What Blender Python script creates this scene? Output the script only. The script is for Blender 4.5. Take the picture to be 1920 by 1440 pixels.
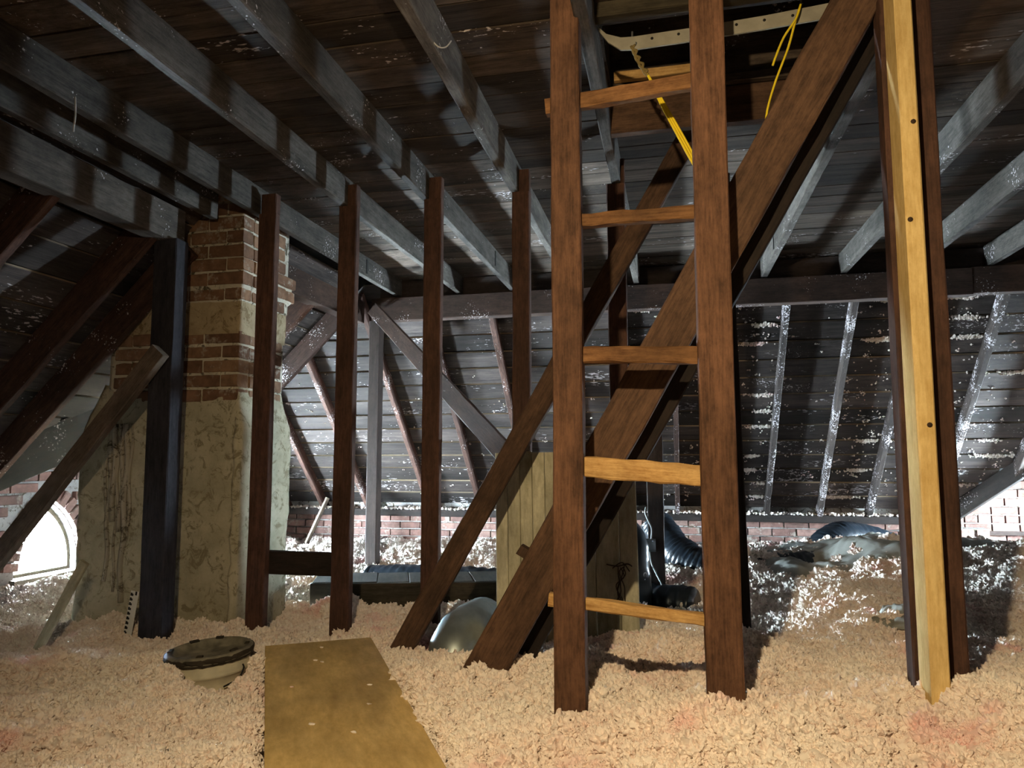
import bpy, bmesh, math, random
import numpy as np
from mathutils import Vector, Matrix
from mathutils.geometry import tessellate_polygon

random.seed(7)
rng = np.random.default_rng(7)
scene = bpy.context.scene
col = scene.collection
for o in list(bpy.data.objects):
    bpy.data.objects.remove(o)

# ------------------------------------------------------------------ camera
H = 0.85
def cam_axes(yaw, pitch, roll):
    y, p, r = (math.radians(a) for a in (yaw, pitch, roll))
    fw = Vector((-math.sin(y) * math.cos(p), math.cos(y) * math.cos(p), math.sin(p)))
    r0 = Vector((math.cos(y), math.sin(y), 0)); u0 = r0.cross(fw)
    rt = r0 * math.cos(r) + u0 * math.sin(r)
    return rt, rt.cross(fw), fw
RT, UP, FW = cam_axes(12.5, 5.75, -0.1)
cd = bpy.data.cameras.new('camera')
cam = bpy.data.objects.new('camera', cd); col.objects.link(cam)
cd.sensor_width = 36; cd.lens = 36 * 1345 / 1920; cd.clip_start = .02
cam.matrix_world = Matrix(((RT.x, UP.x, -FW.x, 0), (RT.y, UP.y, -FW.y, 0), (RT.z, UP.z, -FW.z, H), (0, 0, 0, 1)))
scene.camera = cam

# ------------------------------------------------------------------ world (overcast daylight outside) and lights
SKY = 1600.0
LAMP = 165.0
w = bpy.data.worlds.new('world'); scene.world = w; w.use_nodes = True
bg = w.node_tree.nodes['Background']
bg.inputs[0].default_value = (.66, .86, 1.0, 1); bg.inputs[1].default_value = SKY
def add_light(name, kind, loc, aim, **kw):
    l = bpy.data.lights.new(name, kind)
    for k, v in kw.items(): setattr(l, k, v)
    o = bpy.data.objects.new(name, l); col.objects.link(o)
    o.location = loc
    o.rotation_euler = (Vector(aim) - Vector(loc)).to_track_quat('-Z', 'Y').to_euler()
    return o
# portals: guide the sky's light through the two arched window openings
p = add_light('window_daylight', 'AREA', (-4.27, 4.12, .3), (0, 4.12, .3), shape='RECTANGLE', size=.62, size_y=.62)
p.data.cycles.is_portal = True
p = add_light('window_daylight', 'AREA', (-4.27, 5.7, .33), (0, 5.7, .33), shape='RECTANGLE', size=.56, size_y=.56)
p.data.cycles.is_portal = True
p = add_light('window_daylight', 'AREA', (3.86, 6.3, .46), (0, 6.3, .46), shape='RECTANGLE', size=.5, size_y=.62)
p.data.cycles.is_portal = True
# the photographer's head torch: warm, just above and left of the lens
add_light('head_torch', 'SPOT', (-.25, -.08, 1.62), (.2, 2.2, .7), energy=LAMP, color=(1, .79, .47),
          spot_size=math.radians(132), spot_blend=1.0, shadow_soft_size=.02)
vs = scene.view_settings
vs.view_transform = 'Standard'; vs.look = 'None'; vs.gamma = 1; vs.use_curve_mapping = False
vs.exposure = 0.0
scene.cycles.use_denoising = True
scene.cycles.adaptive_threshold = .18
scene.cycles.adaptive_min_samples = 20
scene.cycles.max_bounces = 5
scene.cycles.diffuse_bounces = 3
scene.cycles.glossy_bounces = 2
scene.cycles.sample_clamp_indirect = 4

# ------------------------------------------------------------------ materials
MATS = {}
def new_mat(name):
    m = bpy.data.materials.new(name); m.use_nodes = True
    nt = m.node_tree; b = nt.nodes['Principled BSDF']
    b.inputs['Specular IOR Level'].default_value = .25
    MATS[name] = m
    return m, nt, b
def N(nt, typ, **kw):
    n = nt.nodes.new(typ)
    for k, v in kw.items():
        if k in n.inputs: n.inputs[k].default_value = v
        else: setattr(n, k, v)
    return n
def ramp(nt, fac, stops):
    r = N(nt, 'ShaderNodeValToRGB')
    el = r.color_ramp.elements
    while len(el) < len(stops): el.new(.5)
    for e, (p_, c) in zip(el, stops):
        e.position = p_; e.color = (*c, 1) if len(c) == 3 else c
    nt.links.new(fac, r.inputs[0])
    return r
def obj_coords(nt, scale, rnd=True):
    tc = N(nt, 'ShaderNodeTexCoord'); mp = N(nt, 'ShaderNodeMapping'); mp.inputs['Scale'].default_value = scale
    src = tc.outputs['Object']
    if rnd:
        oi = N(nt, 'ShaderNodeObjectInfo')
        mul = N(nt, 'ShaderNodeMath', operation='MULTIPLY'); mul.inputs[1].default_value = 37.3
        nt.links.new(oi.outputs['Random'], mul.inputs[0])
        add = N(nt, 'ShaderNodeVectorMath', operation='ADD')
        nt.links.new(src, add.inputs[0]); nt.links.new(mul.outputs[0], add.inputs[1]); src = add.outputs[0]
    nt.links.new(src, mp.inputs[0])
    return mp.outputs[0]
def mixrgb(nt, a, b, fac, blend='MIX'):
    m = N(nt, 'ShaderNodeMix', data_type='RGBA', blend_type=blend)
    for sock, v in ((m.inputs[0], fac), (m.inputs[6], a), (m.inputs[7], b)):
        if isinstance(v, (int, float)): sock.default_value = v
        elif isinstance(v, tuple): sock.default_value = (*v, 1)
        else: nt.links.new(v, sock)
    return m.outputs[2]
def bump(nt, b, h, strength=.4, dist=.004):
    bp = N(nt, 'ShaderNodeBump'); bp.inputs['Strength'].default_value = strength; bp.inputs['Distance'].default_value = dist
    nt.links.new(h, bp.inputs['Height']); nt.links.new(bp.outputs[0], b.inputs['Normal'])
def wood(name, dark, light, rough=.8, grain=14., dust=0., blot=.5, var=.5):
    m, nt, b = new_mat(name)
    v = obj_coords(nt, (1.3, grain, grain))
    n1 = N(nt, 'ShaderNodeTexNoise', Scale=2.6, Detail=4., Roughness=.62); nt.links.new(v, n1.inputs['Vector'])
    vf = obj_coords(nt, (6., grain * 6, grain * 6))
    nf = N(nt, 'ShaderNodeTexNoise', Scale=2.2, Detail=3., Roughness=.7); nt.links.new(vf, nf.inputs['Vector'])
    vm_ = obj_coords(nt, (9., 16., 16.))
    nm_ = N(nt, 'ShaderNodeTexNoise', Scale=2.2, Detail=4., Roughness=.8); nt.links.new(vm_, nm_.inputs['Vector'])
    a1 = N(nt, 'ShaderNodeMath', operation='MULTIPLY_ADD'); a1.inputs[1].default_value = .55; nt.links.new(nf.outputs['Fac'], a1.inputs[0])
    a2 = N(nt, 'ShaderNodeMath', operation='MULTIPLY'); a2.inputs[1].default_value = .5; nt.links.new(n1.outputs['Fac'], a2.inputs[0]); nt.links.new(a2.outputs[0], a1.inputs[2])
    a3 = N(nt, 'ShaderNodeMath', operation='MULTIPLY_ADD'); a3.inputs[1].default_value = .6; nt.links.new(nm_.outputs['Fac'], a3.inputs[0]); nt.links.new(a1.outputs[0], a3.inputs[2])
    r1 = ramp(nt, a3.outputs[0], [(.62, dark), (1.0, light)])
    v2 = obj_coords(nt, (1.1, 2.6, 2.6))
    n2 = N(nt, 'ShaderNodeTexNoise', Scale=3.1, Detail=2., Roughness=.6); nt.links.new(v2, n2.inputs['Vector'])
    r2 = ramp(nt, n2.outputs['Fac'], [(.32, (1 - blot,) * 3), (.62, (1, 1, 1))])
    c = mixrgb(nt, r1.outputs[0], r2.outputs[0], 1.0, 'MULTIPLY')
    oi = N(nt, 'ShaderNodeObjectInfo')
    r3 = ramp(nt, oi.outputs['Random'], [(0, (1 - var,) * 3), (1, (1 + .3 * var,) * 3)])
    c = mixrgb(nt, c, r3.outputs[0], 1.0, 'MULTIPLY')
    if dust:
        v3 = obj_coords(nt, (1, 1, 1))
        n3 = N(nt, 'ShaderNodeTexNoise', Scale=85., Detail=2.); nt.links.new(v3, n3.inputs['Vector'])
        n4 = N(nt, 'ShaderNodeTexNoise', Scale=5., Detail=3.); nt.links.new(v3, n4.inputs['Vector'])
        mm = N(nt, 'ShaderNodeMath', operation='MULTIPLY'); nt.links.new(n3.outputs['Fac'], mm.inputs[0]); nt.links.new(n4.outputs['Fac'], mm.inputs[1])
        r4 = ramp(nt, mm.outputs[0], [(.40 - dust * .1, (0, 0, 0)), (.44 - dust * .1, (1, 1, 1))])
        c = mixrgb(nt, c, (.62, .55, .55), r4.outputs[0])
    nt.links.new(c, b.inputs['Base Color']); b.inputs['Roughness'].default_value = rough
    bump(nt, b, nf.outputs['Fac'], .3, .003)
    return m
wood('joist_wood', (.055, .045, .038), (.19, .162, .138), blot=.45, dust=.1)
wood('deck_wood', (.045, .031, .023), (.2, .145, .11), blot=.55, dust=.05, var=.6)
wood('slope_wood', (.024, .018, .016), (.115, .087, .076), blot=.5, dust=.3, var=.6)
wood('slope_edge', (.3, .2, .13), (.6, .45, .3), blot=.4)  # sawn edges paler than the boards, lightened further to stand for caught light
wood('rafter_wood', (.04, .022, .016), (.15, .075, .055), blot=.4, dust=.3)
wood('rafter_dust', (.03, .021, .018), (.1, .075, .065), blot=.4, dust=1.0)
wood('black_wood', (.008, .007, .007), (.03, .022, .018), blot=.3, dust=.3)
wood('navy_post', (.014, .013, .017), (.048, .042, .05), blot=.3)
wood('beam_wood', (.028, .015, .011), (.085, .045, .03), blot=.4, dust=.1)
wood('old_beam', (.05, .038, .031), (.14, .115, .095), blot=.45, dust=.1)
wood('post_wood', (.045, .022, .016), (.13, .062, .041), blot=.35, var=.3)
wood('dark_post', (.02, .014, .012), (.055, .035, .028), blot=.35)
wood('ladder_wood', (.065, .03, .017), (.21, .1, .056), blot=.4, var=.15)
wood('brace_wood', (.05, .026, .016), (.165, .088, .052), blot=.45, var=.2)
wood('grey_wood', (.07, .05, .037), (.2, .145, .105), blot=.5, var=.3)
wood('rung_brown', (.13, .055, .02), (.33, .16, .065), blot=.5, var=.2)
wood('rung_pale', (.4, .2, .06), (.8, .5, .2), blot=.35, var=.1, grain=22)
wood('new_pine', (.6, .38, .13), (.86, .62, .27), blot=.15, var=.0, grain=9)
wood('ply_board', (.62, .41, .15), (.88, .62, .26), blot=.3, var=0, grain=4, rough=.5)
wood('cream_board', (.46, .41, .27), (.78, .72, .53), blot=.4, var=.15, grain=5)
wood('dark_ply', (.03, .024, .015), (.08, .063, .04), blot=.4, var=.2)
wood('window_wood', (.12, .1, .07), (.26, .22, .16), blot=.3, var=0)

def brick_mat(name, cols, soot=.4):
    m, nt, b = new_mat(name)
    oi = N(nt, 'ShaderNodeObjectInfo')
    r = ramp(nt, oi.outputs['Random'], cols)
    v = obj_coords(nt, (1, 1, 1))
    n = N(nt, 'ShaderNodeTexNoise', Scale=16., Detail=3., Roughness=.65); nt.links.new(v, n.inputs['Vector'])
    r2 = ramp(nt, n.outputs['Fac'], [(.3, (1 - soot,) * 3), (.65, (1.1, 1.1, 1.1))])
    c = mixrgb(nt, r.outputs[0], r2.outputs[0], 1., 'MULTIPLY')
    n3 = N(nt, 'ShaderNodeTexNoise', Scale=9., Detail=4., Roughness=.75); nt.links.new(v, n3.inputs['Vector'])
    r3 = ramp(nt, n3.outputs['Fac'], [(.56, (0, 0, 0)), (.68, (1, 1, 1))])
    c = mixrgb(nt, c, (.42, .36, .3), r3.outputs[0])
    nt.links.new(c, b.inputs['Base Color']); b.inputs['Roughness'].default_value = .9
    bump(nt, b, n.outputs['Fac'], .6, .006)
brick_mat('wall_brick', [(0, (.15, .09, .075)), (.5, (.25, .13, .105)), (1, (.32, .2, .165))])
brick_mat('chimney_brick', [(0, (.17, .09, .055)), (.5, (.25, .135, .08)), (1, (.32, .19, .115))])
def plaster(name, a, c_, scale=6., dark=(.1, .08, .05), streak=False):
    m, nt, b = new_mat(name)
    v = obj_coords(nt, (1, 1, .25 if streak else 1), False)
    n = N(nt, 'ShaderNodeTexNoise', Scale=scale, Detail=5., Roughness=.7); nt.links.new(v, n.inputs['Vector'])
    r = ramp(nt, n.outputs['Fac'], [(.32, a), (.62, c_)])
    v2 = obj_coords(nt, (1, 1, 1), False)
    n2 = N(nt, 'ShaderNodeTexNoise', Scale=13., Detail=5., Roughness=.78, Distortion=1.2); nt.links.new(v2, n2.inputs['Vector'])
    r2 = ramp(nt, n2.outputs['Fac'], [(.40, (1, 1, 1)), (.47, (0, 0, 0))])
    c = mixrgb(nt, r.outputs[0], dark, r2.outputs[0])
    nt.links.new(c, b.inputs['Base Color']); b.inputs['Roughness'].default_value = .92
    bump(nt, b, n2.outputs['Fac'], .5, .008)
    return m
plaster('mortar', (.48, .42, .33), (.68, .61, .5))
plaster('wall_mortar', (.33, .3, .28), (.5, .46, .43))
plaster('stucco', (.36, .32, .22), (.56, .5, .37), 5., dark=(.27, .23, .15))
plaster('stucco_tan', (.34, .25, .15), (.5, .39, .25), 5., dark=(.24, .17, .09))
plaster('lime', (.3, .26, .19), (.45, .39, .3), 8., streak=True)

def simple(name, c, rough=.6, metal=0., spec=.3, noise=0.):
    m, nt, b = new_mat(name)
    b.inputs['Base Color'].default_value = (*c, 1); b.inputs['Roughness'].default_value = rough
    b.inputs['Metallic'].default_value = metal; b.inputs['Specular IOR Level'].default_value = spec
    if noise:
        v = obj_coords(nt, (1, 1, 1), False)
        n = N(nt, 'ShaderNodeTexNoise', Scale=18., Detail=5.); nt.links.new(v, n.inputs['Vector'])
        r = ramp(nt, n.outputs['Fac'], [(.35, tuple(x * (1 - noise) for x in c)), (.65, c)])
        nt.links.new(r.outputs[0], b.inputs['Base Color'])
    return m
simple('felt', (.012, .011, .011), .95, noise=.3)
simple('subfloor', (.1, .07, .05), .9, noise=.3)
simple('cord_yellow', (.85, .62, .02), .5, noise=.1)
simple('cord_dirty', (.24, .17, .06), .8, noise=.4)
simple('steel', (.55, .57, .58), .35, .9, noise=.25)
simple('galvanised', (.42, .47, .46), .42, .75, noise=.2)
simple('iron', (.02, .018, .017), .7, .3, noise=.3)
simple('black_plastic', (.012, .017, .024), .28, 0, .6, noise=.3)
simple('white_print', (.75, .8, .85), .6, noise=.1)
simple('ruler_white', (.8, .8, .78), .5, noise=.05)
simple('ruler_black', (.015, .015, .015), .6, noise=.1)
simple('box_grey', (.3, .31, .31), .5, .4, noise=.2)
simple('cable_grey', (.33, .32, .3), .6, noise=.2)
simple('strip_cream', (.34, .31, .25), .6, noise=.25)
simple('bucket_white', (.62, .55, .4), .55, noise=.25)
simple('bucket_lid', (.27, .24, .18), .7, noise=.6)
simple('bucket_dirt', (.05, .038, .026), .9, noise=.5)
simple('web', (.55, .52, .48), .9, noise=.2)
simple('twig', (.06, .035, .02), .9, noise=.3)
# plastic sheeting: thin, cloudy
m, nt, b = new_mat('sheeting')
b.inputs['Base Color'].default_value = (.5, .5, .45, 1); b.inputs['Roughness'].default_value = .38
v = obj_coords(nt, (1, 1, 1), False); n = N(nt, 'ShaderNodeTexNoise', Scale=7., Detail=5.); nt.links.new(v, n.inputs['Vector'])
r = ramp(nt, n.outputs['Fac'], [(.35, (.27, .26, .22)), (.65, (.46, .45, .41))]); nt.links.new(r.outputs[0], b.inputs['Base Color'])
bump(nt, b, n.outputs['Fac'], .3, .01)
# thin window pane
m, nt, b = new_mat('pane')
tr = N(nt, 'ShaderNodeBsdfTransparent'); gl = N(nt, 'ShaderNodeBsdfGlossy'); gl.inputs['Roughness'].default_value = .05
mx = N(nt, 'ShaderNodeMixShader'); mx.inputs[0].default_value = .06
nt.links.new(tr.outputs[0], mx.inputs[1]); nt.links.new(gl.outputs[0], mx.inputs[2]); nt.links.new(mx.outputs[0], nt.nodes['Material Output'].inputs[0])
# loose-fill insulation
m, nt, b = new_mat('insulation')
v = obj_coords(nt, (1, 1, 1), False)
geo = N(nt, 'ShaderNodeNewGeometry')
n = N(nt, 'ShaderNodeTexNoise', Scale=3.2, Detail=3., Roughness=.6); nt.links.new(geo.outputs['Position'], n.inputs['Vector'])
r = ramp(nt, n.outputs['Fac'], [(.3, (.88, .6, .55)), (.4, (.91, .77, .68)), (.66, (.93, .84, .75))])
n2 = N(nt, 'ShaderNodeTexNoise', Scale=60., Detail=3., Roughness=.6); nt.links.new(geo.outputs['Position'], n2.inputs['Vector'])
r2 = ramp(nt, n2.outputs['Fac'], [(.28, (.8, .7, .68)), (.5, (1, 1, 1))])
c = mixrgb(nt, r.outputs[0], r2.outputs[0], 1., 'MULTIPLY')
nt.links.new(c, b.inputs['Base Color']); b.inputs['Roughness'].default_value = 1.
b.inputs['Specular IOR Level'].default_value = .05
M = MATS

# ------------------------------------------------------------------ helpers
def link(o, parent=None):
    col.objects.link(o)
    if parent:
        o.parent = parent
        o.matrix_parent_inverse = parent.matrix_basis.inverted()
    return o
def tag(o, label=None, cat=None, group=None, kind=None):
    if label: o['label'] = label
    if cat: o['category'] = cat
    if group: o['group'] = group
    if kind: o['kind'] = kind
    return o
def mesh_obj(name, verts, faces, mat, parent=None, smooth=False, mat2=None, idx=None):
    me = bpy.data.meshes.new(name); me.from_pydata([tuple(v) for v in verts], [], faces); me.update()
    me.materials.append(M[mat])
    if mat2: me.materials.append(M[mat2])
    if idx is not None:
        for f, i in zip(me.polygons, idx): f.material_index = i
    if smooth:
        for f in me.polygons: f.use_smooth = True
    return link(bpy.data.objects.new(name, me), parent)
def empty(name, loc, label=None, cat=None, group=None, kind=None):
    o = bpy.data.objects.new(name, None); o.empty_display_size = .1; o.location = loc
    col.objects.link(o); o.matrix_basis = Matrix.Translation(loc)
    return tag(o, label, cat, group, kind)
def frame(p0, p1, upv):
    x = (p1 - p0).normalized(); u = Vector(upv)
    y = u.cross(x).normalized(); z = x.cross(y)
    return Matrix(((x.x, y.x, z.x, p0.x), (x.y, y.y, z.y, p0.y), (x.z, y.z, z.z, p0.z), (0, 0, 0, 1)))
def bar_mesh(name, L, wd, ht, mat, seg=None, jit=.0015, ch=.004, wob=0., mat2=None):
    """a sawn timber along local +X, wd along Y, ht along Z, with worn arrises"""
    seg = seg or max(2, int(L / .22))
    a, b_ = wd / 2, ht / 2; ch = min(ch, a * .6, b_ * .6)
    prof = [(-a, -b_ + ch), (-a + ch, -b_), (a - ch, -b_), (a, -b_ + ch), (a, b_ - ch), (a - ch, b_), (-a + ch, b_), (-a, b_ - ch)]
    vs_, fs = [], []
    ph = random.random() * 6
    for i in range(seg + 1):
        t = i / seg
        oy = wob * math.sin(ph + 4 * t); oz = wob * math.cos(ph * 1.7 + 3 * t)
        for (y, z) in prof:
            vs_.append((L * t, y + oy + random.uniform(-jit, jit), z + oz + random.uniform(-jit, jit)))
    idx = []
    for i in range(seg):
        for k in range(8):
            q = i * 8 + k; r_ = i * 8 + (k + 1) % 8
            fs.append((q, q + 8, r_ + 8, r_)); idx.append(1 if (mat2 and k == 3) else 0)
    fs.append(tuple(range(8))); fs.append(tuple(seg * 8 + k for k in reversed(range(8)))); idx += [0, 0]
    me = bpy.data.meshes.new(name); me.from_pydata(vs_, [], fs); me.materials.append(M[mat])
    if mat2:
        me.materials.append(M[mat2])
        for f, i in zip(me.polygons, idx): f.material_index = i
    me.update()
    return me
def timber(name, p0, p1, wd, ht, mat, upv=(0, 0, 1), parent=None, label=None, cat=None, group=None, kind=None, **kw):
    p0, p1 = Vector(p0), Vector(p1)
    me = bar_mesh(name, (p1 - p0).length, wd, ht, mat, **kw)
    o = bpy.data.objects.new(name, me); col.objects.link(o)
    mw = frame(p0, p1, upv); o.matrix_basis = mw
    if parent:
        o.parent = parent; o.matrix_parent_inverse = parent.matrix_basis.inverted()
    return tag(o, label, cat, group, kind)
def post(name, x0, x1, y0, y1, z0, z1, mat, lean=(0, 0), **kw):
    cx, cy = (x0 + x1) / 2, (y0 + y1) / 2
    return timber(name, (cx, cy, z0), (cx + lean[0], cy + lean[1], z1), x1 - x0, y1 - y0, mat, upv=(0, 1, 0), **kw)
def block(name, c, size, mat, parent=None, rot=None, jit=.001, ch=.003, **kw):
    o = timber(name, (-size[0] / 2, 0, 0), (size[0] / 2, 0, 0), size[1], size[2], mat, seg=2, jit=jit, ch=ch)
    mw = Matrix.Translation(c) @ (rot.to_4x4() if rot else Matrix.Identity(4)) @ o.matrix_basis
    o.matrix_basis = mw
    if parent:
        o.parent = parent; o.matrix_parent_inverse = parent.matrix_basis.inverted()
    return tag(o, **kw)
def catmull(pts, n=8):
    P = [Vector(p_) for p_ in pts]; P = [P[0]] + P + [P[-1]]; out = []
    for i in range(1, len(P) - 2):
        a, b_, c_, d = P[i - 1:i + 3]
        for k in range(n):
            t = k / n
            out.append(.5 * ((2 * b_) + (c_ - a) * t + (2 * a - 5 * b_ + 4 * c_ - d) * t * t + (3 * b_ - a - 3 * c_ + d) * t ** 3))
    out.append(P[-2]); return out
def tube(name, pts, rad, mat, parent=None, seg=8, smooth=True, cap=True, radf=None):
    P = [Vector(p_) for p_ in pts]; vs_, fs = [], []
    up = Vector((0, 0, 1)); n_prev = None
    for i, p_ in enumerate(P):
        t = (P[min(i + 1, len(P) - 1)] - P[max(i - 1, 0)]).normalized()
        if n_prev is None:
            n_ = t.cross(up); n_ = n_ if n_.length > .1 else t.cross(Vector((1, 0, 0)))
        else: n_ = n_prev - t * n_prev.dot(t)
        n_.normalize(); n_prev = n_; b_ = t.cross(n_)
        for k in range(seg):
            a = 2 * math.pi * k / seg
            r_ = rad if radf is None else radf(i, a)
            vs_.append(p_ + (n_ * math.cos(a) + b_ * math.sin(a)) * r_)
    for i in range(len(P) - 1):
        for k in range(seg):
            q = i * seg + k; r_ = i * seg + (k + 1) % seg
            fs.append((q, r_, r_ + seg, q + seg))
    if cap: fs += [tuple(reversed(range(seg))), tuple(range((len(P) - 1) * seg, len(P) * seg))]
    return mesh_obj(name, vs_, fs, mat, parent, smooth)
def inside(poly, x, y):
    r_ = False; j = len(poly) - 1
    for i in range(len(poly)):
        xi, yi = poly[i]; xj, yj = poly[j]
        if (yi > y) != (yj > y) and x < (xj - xi) * (y - yi) / (yj - yi) + xi: r_ = not r_
        j = i
    return r_
def dist_poly(poly, x, y):
    best = 9
    for i in range(len(poly)):
        a = Vector(poly[i]); b_ = Vector(poly[(i + 1) % len(poly)]); p_ = Vector((x, y))
        t = max(0, min(1, (p_ - a).dot(b_ - a) / max(1e-9, (b_ - a).length_squared)))
        best = min(best, (a + (b_ - a) * t - p_).length)
    return best

# ------------------------------------------------------------------ planes of the roof
CF = 7.39          # underside of far boards: z = CF - y
CL = 4.46          # underside of left boards: z = CL + x
DZ = 2.22          # underside of the flat deck
YF, XL = 7.05, -4.12   # inner faces of far and left walls
XR, YN = 3.6, -1.3     # right and near walls (out of view)
LD0, LDC, LK = 2.35, 4.12, .6  # left dormer: near foot, centre line, pitch
RD0, RDC = 2.33, 3.3  # far dormer: left foot, centre line
LEND = 4.95            # the left slope stops here

# ---- floor
def slab(name, pts, mat, kind='structure', parent=None):
    return tag(mesh_obj(name, pts, [tuple(range(len(pts)))], mat, parent), kind=kind)
fl = slab('floor', [(XL - .3, YN, -.2), (XR, YN, -.2), (XR, YF + .3, -.2), (XL - .3, YF + .3, -.2)], 'subfloor')
tag(fl, 'boarded attic floor under the insulation', 'floor')

# ---- ceiling: flat deck of boards
hx0, hx1, hy0, hy1 = -.19, .575, 2.19, 2.62      # hatch opening
T = DZ + .03
vs_ = [(-2.3, YN, T), (XR, YN, T), (XR, 5.2, T), (-2.3, 5.2, T), (hx0, hy0, T), (hx1, hy0, T), (hx1, hy1, T), (hx0, hy1, T)]
ceil = mesh_obj('ceiling', vs_, [(0, 1, 5, 4), (1, 2, 6, 5), (2, 3, 7, 6), (3, 0, 4, 7)], 'felt')
tag(ceil, 'flat dark timber deck over the attic', 'ceiling', kind='structure')
JX = [-2.04, -1.55, -1.13, -.69, -.22, .655, 1.165, 1.6, 2.05, 2.5, 3.0]
def share_plank(cache, key, L, wd, th, mat, **kw):
    k = (key, round(L, 1))
    if k not in cache: cache[k] = bar_mesh('plank', 1.0, wd, th, mat, seg=max(3, int(L / .4)), ch=.002, jit=.0012, **kw)
    return cache[k]
deck_cache = {}
y = YN; row = 0
while y < 5.16:
    wd = .138 + .012 * (row % 3 == 0) ; cy = y + wd / 2
    cuts = sorted(random.sample(JX[1:-2], 2)); xs = [-2.26] + cuts + [XR - .02]
    spans = list(zip(xs[:-1], xs[1:]))
    if cy + wd / 2 > hy0 and cy - wd / 2 < hy1:
        spans = [(-2.26, hx0), (hx1, XR - .02)]
    for (a, b_) in spans:
        me = share_plank(deck_cache, row % 3, b_ - a, wd - .004, .022, 'deck_wood')
        o = bpy.data.objects.new('plank', me); col.objects.link(o); o.parent = ceil
        o.location = (a + .002, cy, DZ + .011 + random.uniform(-.0025, .0025)); o.scale = (b_ - a - .004, 1, 1)
        o.rotation_euler = (random.uniform(-.012, .012), 0, 0)
    y += wd; row += 1

# ---- far slope (45 degrees) with the right-hand dormer cut out of it
def fz(y, d=0): return CF - y + d
D = .045
rd = YF - (RDC - RD0)
poly = [(XL - .25, 5.12), (XR + .05, 5.12), (XR + .05, rd - .05), (RD0, YF + .05), (XL - .25, YF + .05)]
vs_ = [(x, y, fz(y, D)) for x, y in poly]
tri = tessellate_polygon([[Vector(v) for v in vs_]])
fsl = mesh_obj('ceiling_far_slope', vs_, [tuple(t) for t in tri], 'felt')
tag(fsl, 'dark boarded roof slope above the far brick wall', 'roof slope', kind='structure')
S2 = math.sqrt(.5)
far_cache = {}
RFX = [-3.98, -3.55, -3.05, -2.39, -1.86, -1.35, -.86, -.4, .04, .43, .83, 1.28, 1.69, 2.22, 2.72]
y = 5.2; row = 0; pw = .172; gap = .018
seams = []
while y < YF - .05:
    yc = y + pw * S2 / 2
    x_end = XR - .05
    spans = []
    cut = random.choice([-1.35, -.4, .43, -1.86, .83])
    if yc > rd:
        xv = RD0 + (YF - yc) - .03
        spans = [(XL + .02, cut), (cut, xv)]
    else: spans = [(XL + .02, cut), (cut, 1.69), (1.69, XR - .02)]
    for (a, b_) in spans:
        if b_ - a < .1: continue
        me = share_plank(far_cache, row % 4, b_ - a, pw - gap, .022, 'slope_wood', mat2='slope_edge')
        o = bpy.data.objects.new('plank', me); col.objects.link(o); o.parent = fsl
        o.location = (a + .003, yc, fz(yc) + .011 / S2 + random.uniform(-.003, .003))
        o.rotation_euler = (math.radians(-45) + random.uniform(-.015, .015) + math.pi, 0, random.uniform(-.002, .002)); o.scale = (b_ - a - .006, 1, 1)
    seams.append(y)
    y += pw * S2; row += 1
tag(timber('ridge_board', (-2.2, 5.18, 2.14), (XR - .1, 5.18, 2.14), .03, .14, 'dark_post'),
    'thin dark board behind the far beam where deck meets slope', 'board')

# ---- left slope with the left dormer cut out of it
ld = XL + (LDC - LD0) * LK
LE2 = LEND + .06
poly = [(-2.26, YN), (-2.26, LE2), (ld - (LE2 - LDC) * LK - .05, LE2), (ld, LDC), (XL - .03, LD0), (XL - .03, YN)]
vs_ = [(x, y, CL + x + D) for x, y in poly]
tri = tessellate_polygon([[Vector(v) for v in vs_]])
lsl = mesh_obj('ceiling_left_slope', vs_, [tuple(t) for t in tri], 'felt')
tag(lsl, 'dark boarded roof slope left of the chimney', 'roof slope', kind='structure')
left_cache = {}
x = -2.3; row = 0
while x > XL + .1:
    xc = x - pw * S2 / 2
    spans = [(YN + .02, 1.85), (1.85, LEND)]
    if xc < ld:
        yv = LD0 + (xc - XL) / LK - .02
        spans = [(YN + .02, 1.85), (1.85, yv)]
        if 2 * LDC - yv < LEND - .1: spans.append((2 * LDC - yv, LEND))
    for (a, b_) in spans:
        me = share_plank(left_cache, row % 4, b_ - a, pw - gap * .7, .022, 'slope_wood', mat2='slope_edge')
        o = bpy.data.objects.new('plank', me); col.objects.link(o); o.parent = lsl
        mw = frame(Vector((xc, a + .003, CL + xc + .011 / S2 + random.uniform(-.003, .003))), Vector((xc, b_, CL + xc + .011 / S2)), (S2, 0, -S2))
        o.matrix_basis = mw @ Matrix.Diagonal((b_ - a - .006, 1, 1, 1))
    x -= pw * S2; row += 1
# vertical cheek added unseen at the left slope's end to shut out sky light
slab('light_seal_1', [(-2.2, LEND + .03, DZ + .08), (-2.2, LEND + .03, DZ - .02), (XL - .1, LEND + .03, CL + XL - .1), (XL - .1, LEND + .03, DZ + .08)], 'felt')
slab('light_seal_2', [(-2.2, LEND, DZ + .055), (-2.2, 5.3, DZ + .055), (XL - .3, 5.3, DZ + .055), (XL - .3, LEND, DZ + .055)], 'felt')  # cap added out of sight to stop daylight leaking in above the cheek

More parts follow.
